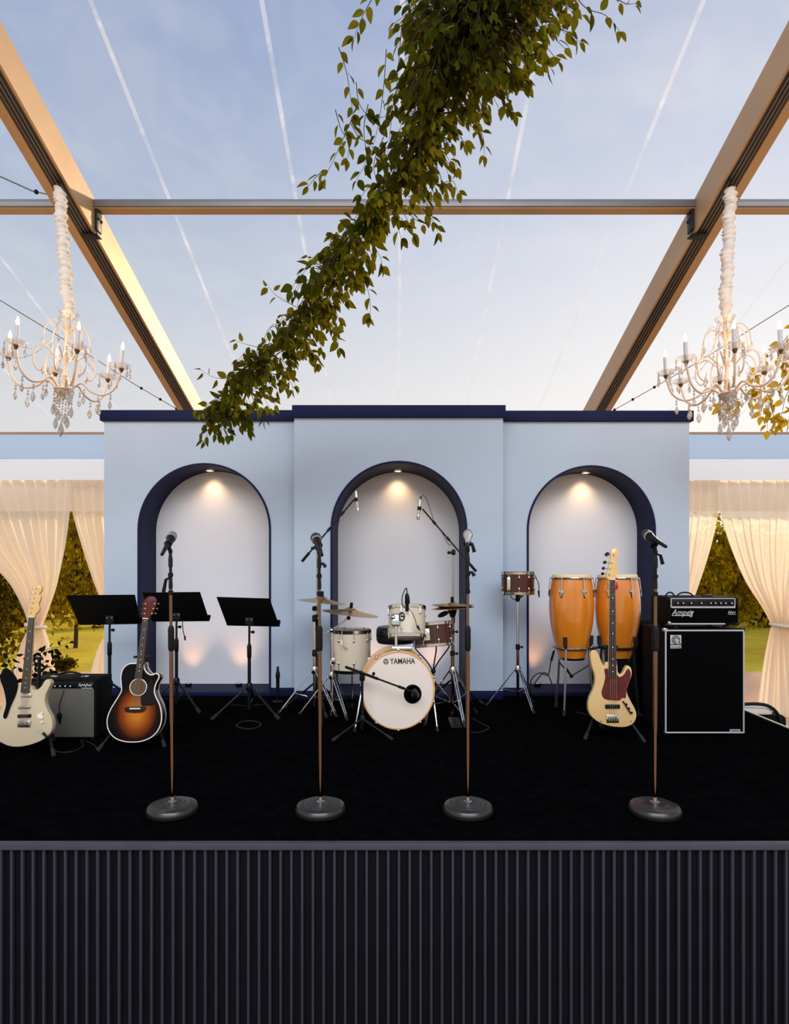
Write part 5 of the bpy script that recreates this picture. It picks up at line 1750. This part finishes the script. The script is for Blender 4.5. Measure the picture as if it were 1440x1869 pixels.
def conga_stand(label, px, py, m_, ang0, post=False):
    x, d, s = deck(px, py)
    root = thing('conga_stand', label, 'conga stand', (x, d, ST), group='conga stands')
    zr = EYE - (1181 - CY) / s
    rr = 31.0 / s
    MB().tube([(rr * math.cos(2 * pi * i / 36), rr * math.sin(2 * pi * i / 36), zr) for i in range(36)], 0.011, 10, closed=True).build('ring', m_, root)
    for k in range(3):
        a = ang0 + k * 2 * pi / 3
        ca, sa = math.cos(a), math.sin(a)
        lg = MB().tube([(ca * rr, sa * rr, zr), (ca * (rr + 0.02), sa * (rr + 0.02), zr * 0.5), (ca * (rr + 0.05), sa * (rr + 0.05), 0.02)], [0.010, 0.0105, 0.009], 10).build('leg', m_, root)
        MB().tube([(ca * (rr + 0.046), sa * (rr + 0.046), 0.05), (ca * (rr + 0.054), sa * (rr + 0.054), 0.004)], [0.013, 0.016], 10).build('rubber_foot', rubber, lg)
        pad = MB().tube([(ca * (rr + 0.004), sa * (rr + 0.004), zr), (ca * (rr + 0.022), sa * (rr + 0.022), zr + 0.03), (ca * (rr + 0.024), sa * (rr + 0.024), zr + 0.1)], [0.009, 0.016, 0.018], 10).build('rubber_pad', rubber, root)
        MB().tube([(ca * rr, sa * rr, zr * 0.72), (0, 0, zr * 0.55)], 0.006, 8).build('brace', black_metal, root)
    MB().ball((0, 0, zr * 0.55), 0.018, 10).build('hub', black_metal, root)
    if post:
        MB().tube([(-rr - 0.07, 0.0, 0.0), (-rr - 0.07, 0.0, zr - 0.01)], 0.02, 12).build('height_post', black_metal, root)
        MB().tube([(-rr - 0.07, 0.0, zr - 0.01), (-rr, 0, zr)], 0.012, 8).build('post_arm', black_metal, root)
    return root


conga('amber wood conga standing clear beside the raised snare', 1043, 1299)
conga('amber wood conga behind the neck of the bass guitar', 1127, 1299, True)
conga_stand('chrome ring stand under the clear amber conga', 1043, 1299, steel, -2.15)
conga_stand('black ring stand under the conga behind the bass guitar', 1127, 1299, black_metal, -0.9, True)
x, d, s = deck(1000, 1290)
cm_ = thing('conga_cable', 'black cable looping down beside the clear conga stand', 'cable', (x, d, ST))
o = Vector((x, d, ST))
pts_ = spline([P(1012, 1186, d + 0.02), P(1005, 1210, d), P(1000, 1232, d), P(985, 1228, d), P(970, 1240, d), P(967, 1262, d)], per=6)
MB().tube([Vector(q) - o for q in pts_] + [P(968, 1262, d) - o + Vector((0.01, -0.02, -0.3 * 0))], 0.0055, 7).build('cord', cable_m, cm_)
pts_ = spline([P(970, 1258, d), P(982, 1238, d + 0.02), P(996, 1228, d + 0.02), P(1008, 1250, d), Vector((P(1016, 1278, d).x, d, ST + 0.006))], per=6)
MB().tube([Vector(q) - o for q in pts_], 0.0055, 7).build('cord', cable_m, cm_)
MB().tube([P(1006, 1206, d) - o, P(1011, 1188, d) - o], [0.012, 0.010], 8).build('plug', black_plastic, cm_)

# small woodwind on its peg by the wall
x, d, s = deck(507, 1281)
wr = thing('recorder_flute', 'small black woodwind standing upright on a peg by the wall', 'woodwind', (x, d, ST))
MB().lathe([(0.05, 0), (0.05, 0.006), (0.02, 0.012), (0.008, 0.02), (0.008, 0.06), (0, 0.06)], 18).build('peg_base', black_plastic, wr)
MB().lathe([(0.016, 0.05), (0.018, 0.07), (0.0155, 0.10), (0.017, 0.22), (0.021, 0.235), (0.021, 0.262), (0.015, 0.28), (0.010, 0.325), (0.007, 0.33), (0, 0.33)], 18).build('pipe', black_plastic, wr)

# ------------------------------------------------------------------ bag beyond the stage edge
bx = P(1385, 1303, 6.2)
bg = thing('equipment_bag', 'black gig bag with white lining lying beyond the stage edge', 'bag', (3.42, 6.05, 0.0))
MB().box((0, 0, 0.385), (0.5, 0.36, 0.77)).build('body', black_matte, bg, bevel=0.05, bseg=4)
MB().box((-0.05, -0.04, 0.80), (0.34, 0.24, 0.06)).build('lining', white_fabric, bg, bevel=0.02, bseg=3)
MB().tube(spline([(-0.3, -0.17, 0.86), (-0.1, -0.18, 0.88), (0.05, -0.18, 0.865), (0.14, -0.18, 0.80), (0.18, -0.18, 0.70), (0.22, -0.19, 0.55)], per=6), 0.016, 8).build('strap', black_plastic, bg)

# ------------------------------------------------------------------ cables on the carpet


def floor_cable(label, pts, r=0.004, closed=False):
    w = []
    for q in pts:
        x, d, _ = deck(*q)
        w.append((x, d, ST + r))
    c = Vector(w[0])
    o = thing('floor_cable', label, 'cable', c)
    MB().tube([Vector(q) - c for q in spline(w, closed=closed, per=8)], r, 6, closed=closed).build('cord', cable_m, o)
    return o


floor_cable('coiled black cable ring on the carpet below the lone music stand', [(432, 1326), (445, 1331), (462, 1331), (476, 1325), (470, 1319), (452, 1317), (438, 1320)], 0.005, True)
floor_cable('black cable running from the electric guitar past the combo amplifier', [(92, 1368), (110, 1374), (135, 1372), (152, 1362), (148, 1352), (170, 1360), (180, 1372)])
floor_cable('black cable curling on the carpet behind the hi-hat', [(862, 1312), (880, 1322), (892, 1330), (872, 1338), (850, 1334)])
floor_cable('black cable lying behind the bass guitar stand', [(1050, 1300), (1075, 1306), (1100, 1312), (1150, 1310), (1190, 1302)])

# ================================================================== LAMPS


def spot(name, loc, target, energy, color, angle, blend=1.0, size=0.03):
    l = bpy.data.lights.new(name, 'SPOT')
    l.energy = energy
    l.color = color
    l.spot_size = math.radians(angle)
    l.spot_blend = blend
    l.shadow_soft_size = size
    o = bpy.data.objects.new(name, l)
    C.objects.link(o)
    o.location = loc
    o.rotation_euler = (Vector(loc) - Vector(target)).to_track_quat('Z', 'Y').to_euler()
    return o


WARM = (1.0, 0.64, 0.34)
for (px, ztop, lab) in ((383, ZC + (CY - 849) * DS / F, 'recessed downlight in the arch behind the music stands'), (726, ZC + (CY - 845) * DC / F, 'recessed downlight in the arch behind the drums'),
                        (1069, ZC + (CY - 853) * DS / F, 'recessed downlight in the arch behind the congas')):
    dl = 6.42
    x = (px - CX) * dl / F
    z = ztop - 0.006
    o = thing('downlight', lab, 'downlight', (x, dl, z), group='niche downlights')
    MB().lathe([(0.034, 0.004), (0.046, 0.0), (0.046, -0.008), (0.034, -0.010), (0.030, -0.004)], 28, cap=False).build('trim_ring', white_fabric, o)
    MB().lathe([(0, -0.004), (0.032, -0.004), (0.032, 0.002), (0, 0.002)], 24).build('lens', lens_m, o)
    sp_ = spot('downlight_beam', (x, dl + 0.04, z - 0.02), (x, dl + 0.12, z - 1.0), 8.5, WARM, 112, 1.0, 0.04)

# small uplights on the niche sills
for (px, lab, en, tx) in ((344, 'small uplight on the sill behind the middle music stand', 2.2, 0), (436, 'small uplight on the sill behind the lone music stand', 2.2, 0),
                          (675, 'small uplight on the sill behind the floor tom', 2.6, 0), (790, 'small uplight on the sill behind the hi-hat', 2.2, 0),
                          (981, 'small uplight on the sill beside the raised snare', 2.4, -0.06)):
    dl = 6.42
    x = (px - CX) * dl / F
    o = thing('uplight', lab, 'uplight', (x, dl, ST + 0.04), group='niche uplights')
    MB().lathe([(0.030, 0), (0.032, 0.004), (0.032, 0.03), (0.026, 0.032), (0.024, 0.026), (0, 0.026)], 20).build('housing', black_metal, o)
    MB().lathe([(0, 0.027), (0.023, 0.027), (0.023, 0.029), (0, 0.029)], 20).build('lens', up_lens_m, o)
    spot('uplight_beam', (x, dl, ST + 0.085), (x + tx, dl + 0.12, ST + 0.6), en * 3.4, (1.0, 0.50, 0.24), 72, 1.0, 0.05)

# ------------------------------------------------------------------ chandeliers
drop_prof = [(0, 0), (0.005, -0.008), (0.0155, -0.040), (0.012, -0.055), (0, -0.072)]
drop_me = MB().lathe(drop_prof, 6, cap=False).mesh('crystal_drop', crystal, smooth=False)
bead_me_mb = MB()
bead_me_mb.ball((0, 0, -0.012), 0.006, 6)
bead_me_mb.ball((0, 0, -0.028), 0.0075, 6)
bead_me_mb.tube([(0, 0, 0), (0, 0, -0.04)], 0.0012, 4)
bead_me = bead_me_mb.mesh('bead_string', crystal, smooth=False)


def chandelier(label, px, bowl_py, d, arms, R, a0, sleeve, tilt, seed, near=None):
    rnd = random.Random(seed)
    s = F / d
    root = thing('chandelier', label, 'chandelier', P(px, bowl_py, d), (0, tilt, 0), group='crystal chandeliers')
    # bowl, stem and finial
    MB().lathe([(0, -0.07), (0.012, -0.065), (0.02, -0.045), (0.055, -0.02), (0.07, 0.01), (0.066, 0.018), (0.03, 0.02), (0.016, 0.04), (0.014, 0.10), (0.02, 0.12), (0.014, 0.14), (0.012, 0.22), (0.024, 0.25), (0.026, 0.28), (0.013, 0.31),
               (0.012, 0.42), (0.024, 0.45), (0.026, 0.49), (0.012, 0.52), (0.012, 0.60), (0.0, 0.60)], 24).build('stem', ivory_metal, root)
    MB().lathe([(0.014, 0.0), (0.06, -0.005), (0.073, 0.012), (0.075, 0.014), (0.06, -0.008), (0.0, -0.05)], 24, cap=False).build('bowl', glass_dish, root)
    MB().lathe([(0.012, 0.555), (0.055, 0.575), (0.075, 0.60), (0.078, 0.602), (0.055, 0.57), (0.012, 0.55)], 20, cap=False).build('crown', glass_dish, root)
    for k in range(arms):
        a = a0 + 2 * pi * k / arms
        ca, sa = math.cos(a), math.sin(a)
        rz = 0.225 + rnd.uniform(-0.01, 0.01)
        pth = [(0.05, 0.015), (R * 0.30, 0.075), (R * 0.48, 0.02), (R * 0.70, 0.0), (R * 0.90, 0.06), (R, rz - 0.03)]
        arm = MB().tube(spline([(r * ca, r * sa, z) for r, z in pth], per=6), 0.0085, 8).build('arm', ivory_metal, root)
        cpos = (R * ca, R * sa, rz)
        MB().lathe([(0.010, -0.035), (0.014, -0.022), (0.020, -0.010), (0.016, 0.0), (0, 0.0)], 14, c=cpos).build('candle_cup', brass, arm)
        MB().lathe([(0.014, -0.006), (0.052, 0.002), (0.072, 0.024), (0.073, 0.025), (0.052, -0.002), (0.014, -0.010)], 20, c=cpos, cap=False).build('bobeche', glass_dish, arm)
        MB().lathe([(0.0155, 0.0), (0.0155, 0.135), (0.012, 0.138), (0, 0.138)], 14, c=cpos).build('candle', candle_m, arm)
        MB().lathe([(0.007, 0.136), (0.0125, 0.150), (0.0135, 0.162), (0.009, 0.182), (0.003, 0.200), (0, 0.205)], 12, c=cpos).build('flame_bulb', flame_m, arm)
        # secondary scroll under the arm
        pth2 = [(R * 0.16, 0.24), (R * 0.34, 0.31), (R * 0.50, 0.27), (R * 0.52, 0.17), (R * 0.42, 0.12), (R * 0.36, 0.18)]
        a2 = a + pi / arms
        MB().tube(spline([(r * math.cos(a2), r * math.sin(a2), z) for r, z in pth2], per=5), 0.0058, 6).build('scroll', ivory_metal, root)
        pth3 = [(0.02, 0.46), (R * 0.22, 0.53), (R * 0.36, 0.47), (R * 0.40, 0.39)]
        MB().tube(spline([(r * math.cos(a2), r * math.sin(a2), z) for r, z in pth3], per=5), 0.005, 6).build('upper_scroll', ivory_metal, root)
        # bead swags from the crown down to the dish
        sw = spline([(0.06 * ca, 0.06 * sa, 0.585), (R * 0.32 * ca, R * 0.32 * sa, 0.36), (R * 0.68 * ca, R * 0.68 * sa, 0.235), (R * 0.92 * ca, R * 0.92 * sa, rz + 0.0)], per=7)
        MB().tube(sw, [0.0035 if i % 2 else 0.0012 for i in range(len(sw))], 5).build('bead_swag', crystal, root)
        # drops: dish edge, arm low point, scroll tips
        for q in range(4):
            b_ = a + (q - 1.5) * 1.3
            p = Vector((R * ca + 0.07 * math.cos(b_), R * sa + 0.07 * math.sin(b_), rz + 0.016))
            inst('bead_string', bead_me, root, Matrix.Translation(p))
            inst('crystal_drop', drop_me, root, Matrix.Translation(p - Vector((0, 0, 0.038))) @ Matrix.Rotation(rnd.uniform(0, 3), 4, 'Z') @ Matrix.Scale(rnd.uniform(0.7, 0.95), 4))
        for (r, z, sz) in ((R * 0.62, 0.0, 1.25), (R * 0.84, 0.03, 1.0), (R * 0.36, 0.05, 1.0)):
            p = Vector((r * ca, r * sa, z - 0.01))
            inst('bead_string', bead_me, root, Matrix.Translation(p) @ Matrix.Scale(1.4, 4))
            inst('crystal_drop', drop_me, root, Matrix.Translation(p - Vector((0, 0, 0.055))) @ Matrix.Rotation(rnd.uniform(0, 3), 4, 'Z') @ Matrix.Scale(sz, 4))
        for (r, z, sz) in ((R * 0.40, 0.385, 0.9), (R * 0.37, 0.155, 0.9)):
            p = Vector((r * math.cos(a2), r * math.sin(a2), z))
            inst('crystal_drop', drop_me, root, Matrix.Translation(p) @ Matrix.Scale(sz, 4))
        # long strings under the bowl
        p = Vector((0.062 * math.cos(a2), 0.062 * math.sin(a2), -0.005))
        n_ = 2 + (k % 3)
        for j in range(n_):
            inst('bead_string', bead_me, root, Matrix.Translation(p - Vector((0, 0, 0.048 * j))) @ Matrix.Scale(1.2, 4))
        inst('crystal_drop', drop_me, root, Matrix.Translation(p - Vector((0, 0, 0.048 * n_))) @ Matrix.Scale(1.35, 4))
    for j in range(4):
        inst('bead_string', bead_me, root, Matrix.Translation((0, 0, -0.06 - 0.045 * j)) @ Matrix.Scale(1.2, 4))
    inst('crystal_drop', drop_me, root, Matrix.Translation((0, 0, -0.235)) @ Matrix.Scale(1.7, 4))
    # ruched fabric sleeve over the chain
    (sx, sy), (ex, ey) = sleeve
    top = P(sx, sy, d) - Vector(root.location)
    bot = Vector((0, 0, 0.60))
    top = Matrix.Rotation(-tilt, 3, 'Y') @ top
    nn = 120
    seg = 18
    vs, fs = [], []
    for i in range(nn + 1):
        t_ = i / nn
        c = bot.lerp(top, t_)
        ruch = 0.5 + 0.5 * math.sin(i * 1.15 + 1.8 * math.sin(i * 0.23))
        for k in range(seg):
            a = 2 * pi * k / seg
            r = 0.036 + 0.016 * ruch * (0.7 + 0.5 * math.sin(a * 2 + i * 0.35)) + 0.004 * rnd.uniform(-1, 1)
            if i < 10:
                r *= 0.45 + 0.055 * i
            if i > nn - 4:
                r *= 0.85
            vs.append((c.x + r * math.cos(a) + 0.006 * math.sin(i * 0.19), c.y + r * math.sin(a), c.z + 0.006 * math.sin(a + i * 0.4)))
    for i in range(nn):
        for k in range(seg):
            l = (k + 1) % seg
            fs.append((i * seg + k, i * seg + l, (i + 1) * seg + l, (i + 1) * seg + k))
    MB().add(vs, fs).build('chain_sleeve', white_fabric, root, angle=80)
    hk = P(ex, ey, d) - Vector(root.location)
    hk = Matrix.Rotation(-tilt, 3, 'Y') @ hk
    MB().tube([top - Vector((0, 0, 0.01)), top.lerp(hk, 0.5) + Vector((0.006, 0, 0)), hk], 0.006, 8).build('hook_chain', black_metal, root)
    # light of the candle bulbs
    l = bpy.data.lights.new('chandelier_light', 'POINT')
    l.energy = 18
    l.color = (1.0, 0.66, 0.36)
    l.shadow_soft_size = 0.38
    lo = bpy.data.objects.new('chandelier_light', l)
    C.objects.link(lo)
    lo.location = Vector(root.location) + Vector((0, 0, 0.34))
    return root


chandelier('crystal chandelier with six candles beside the plain roof panel', 116, 714, 4.86, 6, 0.41, math.radians(8), ((108, 345), (106, 318)), math.radians(4), 5)
chandelier('crystal chandelier with eight candles tangled in trailing vine', 1328, 722, 4.86, 8, 0.43, math.radians(24), ((1333, 347), (1333, 318)), math.radians(-2), 6)

# ------------------------------------------------------------------ roof wires


def wire(label, pts, r=0.004, knots=()):
    w = [P(px, py, F * (K - 0.2) / (1401 - py)) for px, py in pts]
    o = thing('brace_wire', label, 'wire', w[0], group='roof brace wires')
    MB().tube([q - w[0] for q in w], r, 6).build('strand', wire_m, o)
    for f_ in knots:
        i = min(int(f_ * (len(w) - 1)), len(w) - 2)
        q = w[i].lerp(w[i + 1], f_ * (len(w) - 1) - i) - w[0]
        MB().ball(q, 0.018, 8).build('clamp', black_metal, o)
    return o


wire('thin steel brace wire crossing behind the six candle chandelier', [(-60, 512), (0, 548), (160, 646), (240, 698), (325, 748)], 0.0045, (0.8, 0.9, 0.99))
wire('thin steel brace wire crossing behind the vine tangled chandelier', [(1500, 522), (1440, 557), (1300, 645), (1215, 695), (1118, 750)], 0.0045, (0.8, 0.9, 0.99))
wire('short steel wire meeting the rafter above the six candle chandelier', [(-40, 306), (0, 322), (60, 349), (98, 357)], 0.006, (0.72,))

# ================================================================== HANGING VINES


def leaf_mesh(name, w, fold, curl, m_):
    rows = [(0.0, 0.02), (0.14, 0.20), (0.32, 0.29), (0.52, 0.28), (0.72, 0.19), (0.88, 0.09), (1.0, 0.0)]
    vs, fs = [], []
    for (t_, h) in rows:
        z = -curl * t_ * t_
        vs += [(t_, -h * w, z + fold * h), (t_, 0, z), (t_, h * w, z + fold * h)]
    for i in range(len(rows) - 1):
        a, b = 3 * i, 3 * i + 3
        fs += [(a, a + 1, b + 1, b), (a + 1, a + 2, b + 2, b + 1)]
    me = bpy.data.meshes.new(name)
    me.from_pydata(vs, [], fs)
    me.shade_smooth()
    me.materials.append(m_)
    return me, vs, fs


class Vine:
    def __init__(s, name, label, cat, loc, m_, seed, stem_m=bark, limit=300, group=None):
        s.root = thing(name, label, cat, loc, group=group)
        s.o = Vector(loc)
        s.rnd = random.Random(seed)
        s.variants = [leaf_mesh('leaf', 0.9, 0.35, 0.12, m_), leaf_mesh('leaf', 1.05, 0.15, 0.22, m_), leaf_mesh('leaf', 0.78, 0.5, 0.05, m_)]
        s.leaves = []
        s.stems = MB()
        s.m = m_
        s.stem_m = stem_m
        s.limit = limit

    def leaf(s, p, direction, size):
        dr = Vector(direction).normalized()
        n = Vector((s.rnd.uniform(-0.7, 0.7), -1 + s.rnd.uniform(-0.5, 0.9), s.rnd.uniform(-0.4, 0.8)))
        n = (n - dr * n.dot(dr)).normalized()
        sd_ = n.cross(dr)
        M = Matrix((dr, sd_, n)).transposed().to_4x4()
        M = Matrix.Translation(Vector(p) - s.o) @ M @ Matrix.Scale(size, 4)
        s.leaves.append((M, s.rnd.randrange(3)))

    def sprig(s, pts, n, size, r=0.0025, droop=0.6):
        """a thin stem through pts carrying n alternate leaves"""
        pts = [Vector(q) for q in spline(pts, per=5)]
        s.stems.tube([q - s.o for q in pts], [r * (1.15 - 0.8 * i / len(pts)) for i in range(len(pts))], 5)
        m_ = len(pts) - 1
        for k in range(n):
            t_ = (k + 0.4) / n * m_
            i = min(int(t_), m_ - 1)
            p = pts[i].lerp(pts[i + 1], t_ - i)
            tg = (pts[i + 1] - pts[i]).normalized()
            out = tg.cross(Vector((0, -1, 0))) * (1 if k % 2 else -1)
            dr = tg * 0.5 + out * s.rnd.uniform(0.5, 1.0) + Vector((s.rnd.uniform(-.3, .3), s.rnd.uniform(-.5, .5), -droop))
            dr.normalize()
            s.leaf(p + dr * size * 0.18, dr, size * s.rnd.uniform(0.75, 1.2))
        s.leaf(pts[-1], (pts[-1] - pts[-2]).normalized() + Vector((0, 0, -0.3)), size * 0.9)

    def finish(s):
        s.stems.build('stem', s.stem_m, s.root)
        order = sorted(range(len(s.leaves)), key=lambda i: (s.leaves[i][0].translation + s.o).y)
        big = order[:s.limit]
        for i in big:
            M, v = s.leaves[i]
            inst('leaf', s.variants[v][0], s.root, M)
        vs, fs = [], []
        for i in order[s.limit:]:
            M, v = s.leaves[i]
            b = len(vs)
            vs += [tuple(M @ Vector(q)) for q in s.variants[v][1]]
            fs += [[j + b for j in f] for f in s.variants[v][2]]
        if vs:
            me = bpy.data.meshes.new('leaf_mass')
            me.from_pydata(vs, [], fs)
            me.shade_smooth()
            me.materials.append(s.m)
            o = bpy.data.objects.new('leaf_mass', me)
            C.objects.link(o)
            o.parent = s.root
            o['kind'] = 'stuff'


# the long garland that falls from the roof towards the backdrop
main = [(930, -90, 2.95), (880, 20, 3.0), (830, 120, 3.1), (790, 220, 3.25), (745, 310, 3.45), (690, 385, 3.7), (640, 440, 3.9), (600, 505, 4.1), (560, 570, 4.35), (505, 635, 4.6), (440, 700, 4.85), (392, 762, 5.05)]
vn = Vine('hanging_vine', 'long leafy vine hanging from the roof down to the backdrop', 'vine', P(700, 380, 3.7), vine_leaf, 21)
mp3 = spline(main, per=6)
stem_pts = [P(*q) for q in mp3]
vn.stems.tube([q - vn.o for q in stem_pts], [0.011 * (1.1 - 0.8 * i / len(stem_pts)) for i in range(len(stem_pts))], 7)
vn.stems.tube([q - vn.o + Vector((0.03 * math.sin(i * 0.5), 0.03 * math.cos(i * 0.5), 0.02)) for i, q in enumerate(stem_pts)], 0.006, 6)
tp_ = stem_pts[0] - vn.o
for q_ in (-0.25, 0.0, 0.3):
    MB().tube([tp_ + Vector((q_ * 0.3, 0, 0)), Vector((tp_.x + q_, tp_.y - 0.1, roof(2.85) - vn.o.z - 0.01))], 0.004, 6).build('hanging_cord', cable_m, vn.root)
R_ = vn.rnd
# half-width in pixels of the foliage to each side of the stem, by pixel height: (py, left, right)
width = [(-90, 190, 150), (20, 175, 190), (90, 130, 160), (160, 95, 125), (230, 85, 95), (300, 78, 88), (370, 48, 92), (430, 34, 50), (500, 72, 66), (560, 66, 58), (620, 58, 72), (690, 62, 84), (760, 40, 66)]


def wid(py):
    for a, b in zip(width, width[1:]):
        if a[0] <= py <= b[0]:
            t_ = (py - a[0]) / (b[0] - a[0])
            return a[1] + (b[1] - a[1]) * t_, a[2] + (b[2] - a[2]) * t_
    return width[-1][1:]


for (px, py, dd) in mp3:
    l, r = wid(py)
    n_sp = int(6 + (l + r) / 26)
    if py < 150:
        n_sp = int(n_sp * 1.75)
    elif py < 330:
        n_sp = int(n_sp * 0.9)
    elif py < 470:
        n_sp = int(n_sp * 0.45)
    else:
        n_sp = int(n_sp * 0.66)
    for _ in range(n_sp):
        u = R_.uniform(-1, 1)
        off = (l if u < 0 else r) * u
        fall = R_.uniform(10, 42) * 3.6 / dd
        sx = px + off * 0.25
        ex = px + off * R_.uniform(0.75, 1.0)
        jy = R_.uniform(-16, 16)
        dz = R_.uniform(-0.22, 0.22)
        p0 = P(px + R_.uniform(-8, 8), py + jy, dd)
        p1 = P((sx + ex) / 2, py + jy - 8, dd + dz * 0.6)
        p2 = P(ex, py + jy + fall, dd + dz)
        vn.sprig([p0, p1, p2], R_.choice((3, 4, 5)), R_.uniform(0.054, 0.072) if py < 330 else R_.uniform(0.062, 0.086))
# loose trailing sprigs seen against the sky: pixel polylines with depth
loose = [
    ([(705, 90), (700, 160), (690, 230), (676, 285)], 3.2, 10), ([(672, 190), (664, 235), (668, 290), (650, 330)], 3.25, 9), ([(700, 250), (682, 300), (690, 350), (676, 395)], 3.4, 10), ([(742, 120), (720, 180), (712, 240), (705, 300)], 3.2, 10), ([(640, 225), (655, 250), (672, 262), (690, 280)], 3.3, 5),
    ([(612, 200), (622, 235), (636, 262), (634, 292)], 3.3, 6), ([(690, -20), (672, 10), (658, 38), (646, 70)], 3.1, 8), ([(618, 86), (632, 130), (640, 180), (645, 210)], 3.25, 7), ([(645, 210), (630, 245), (612, 285), (590, 330)], 3.3, 9),
    ([(590, 310), (578, 322), (562, 340)], 3.3, 4), ([(733, 45), (728, 110), (722, 170), (716, 200)], 3.1, 8), ([(650, 150), (656, 190), (680, 215), (720, 208)], 3.2, 5),
    ([(1040, -20), (1070, 15), (1105, 28), (1132, 58)], 3.0, 8), ([(1110, -14), (1140, 6), (1160, 6)], 3.0, 4), ([(990, 20), (1020, 50), (1044, 62), (1058, 78)], 3.05, 7),
    ([(960, 80), (985, 112), (1002, 122)], 3.1, 6), ([(930, 150), (955, 130), (965, 145)], 3.1, 4), ([(900, 170), (925, 180), (938, 210)], 3.2, 5), ([(860, 230), (880, 245), (884, 285)], 3.35, 6),
    ([(800, 340), (825, 330), (836, 352)], 3.5, 5), ([(770, 380), (788, 400), (800, 425)], 3.6, 6), ([(745, 385), (760, 402), (790, 412)], 3.65, 5), ([(720, 400), (728, 420), (732, 436)], 3.7, 3),
    ([(660, 420), (680, 445), (694, 470), (697, 486)], 3.9, 7), ([(640, 425), (615, 432), (606, 428)], 3.9, 3), ([(600, 480), (575, 480), (560, 470)], 4.1, 4), ([(650, 500), (670, 525), (676, 560), (674, 580)], 4.1, 7),
    ([(540, 560), (505, 540), (488, 520)], 4.4, 5), ([(600, 600), (615, 612), (618, 636)], 4.4, 5), ([(500, 640), (455, 630), (430, 622)], 4.6, 5), ([(560, 640), (580, 650), (582, 664)], 4.5, 4),
    ([(440, 690), (395, 690), (366, 675)], 4.85, 5), ([(520, 680), (532, 700), (535, 712)], 4.75, 4), ([(400, 750), (385, 780), (372, 806)], 5.1, 6), ([(410, 760), (405, 780), (402, 796)], 5.1, 5), ([(470, 740), (480, 755), (482, 770)], 5.0, 4),
    ([(420, 740), (385, 735), (364, 752)], 5.0, 6), ([(450, 730), (452, 755), (450, 772)], 5.0, 4),
]
for pl_, dd, n_ in loose:
    vn.sprig([P(a, b, dd + 0.04 * i) for i, (a, b) in enumerate(pl_)], n_, 0.062 if dd < 3.7 else 0.076, 0.0022, 0.5)
vn.finish()

# vine over the second chandelier
v2 = Vine('hanging_vine', 'small golden vine trailing over the eight candle chandelier', 'vine', P(1420, 680, 5.2), leafy('golden_vine_leaf', (70, 72, 18), (140, 118, 26), (214, 168, 36), 4.0, 0.5), 33)
for pl_, dd, n_ in ([([(1470, 560), (1440, 610), (1415, 640), (1390, 660), (1372, 690)], 5.3, 9), ([(1460, 640), (1430, 690), (1410, 720), (1402, 760), (1400, 786)], 5.25, 11), ([(1460, 690), (1436, 720), (1428, 750), (1424, 765)], 5.2, 8),
                     ([(1400, 660), (1382, 700), (1378, 712)], 5.3, 5), ([(1350, 728), (1330, 735), (1312, 745)], 5.35, 5), ([(1375, 712), (1360, 735), (1340, 742)], 5.3, 6), ([(1425, 700), (1395, 735), (1388, 760)], 5.2, 7),
                     ([(1470, 620), (1445, 650), (1436, 690)], 5.2, 7), ([(1465, 720), (1445, 745), (1438, 775)], 5.15, 7), ([(1440, 620), (1420, 640), (1428, 665)], 5.2, 5), ([(1405, 735), (1412, 760), (1416, 778)], 5.2, 5)]):
    v2.sprig([P(a, b, dd) for a, b in pl_], n_, 0.085, 0.003, 0.4)
v2.finish()

# dark shrub behind the combo amplifier, growing up beside the stage
x0_ = P(60, 1210, 7.2)
sh = Vine('leafy_shrub', 'dark leafy shrub growing beside the stage behind the white guitar', 'shrub', (x0_.x - 0.1, 7.2, 0.0), shrub_leaf, 44, limit=260)
for pl_, n_ in ([([(40, 1262), (52, 1225), (66, 1200), (84, 1186), (110, 1180), (128, 1172)], 13), ([(40, 1262), (44, 1220), (56, 1196), (70, 1186)], 9), ([(46, 1250), (64, 1226), (76, 1212), (84, 1206)], 9), ([(30, 1262), (24, 1225), (14, 1205), (30, 1196)], 9),
                 ([(44, 1262), (60, 1238), (80, 1222), (98, 1216)], 9), ([(30, 1262), (10, 1230), (-6, 1212)], 9), ([(52, 1240), (60, 1212), (58, 1196)], 7), ([(70, 1230), (82, 1225), (100, 1228)], 6), ([(84, 1190), (98, 1186), (104, 1194)], 6)]):
    sh.sprig([P(a, b, 7.2 + 0.1 * R_.uniform(-1, 1)) for a, b in pl_], n_, 0.085, 0.005, 0.25)
for a in (30, 42, 46):
    sh.stems.tube([P(a, 1262, 7.2) - sh.o, Vector((P(38, 1262, 7.2).x - sh.o.x, 0, 0.0))], [0.009, 0.014], 6)
sh.finish()
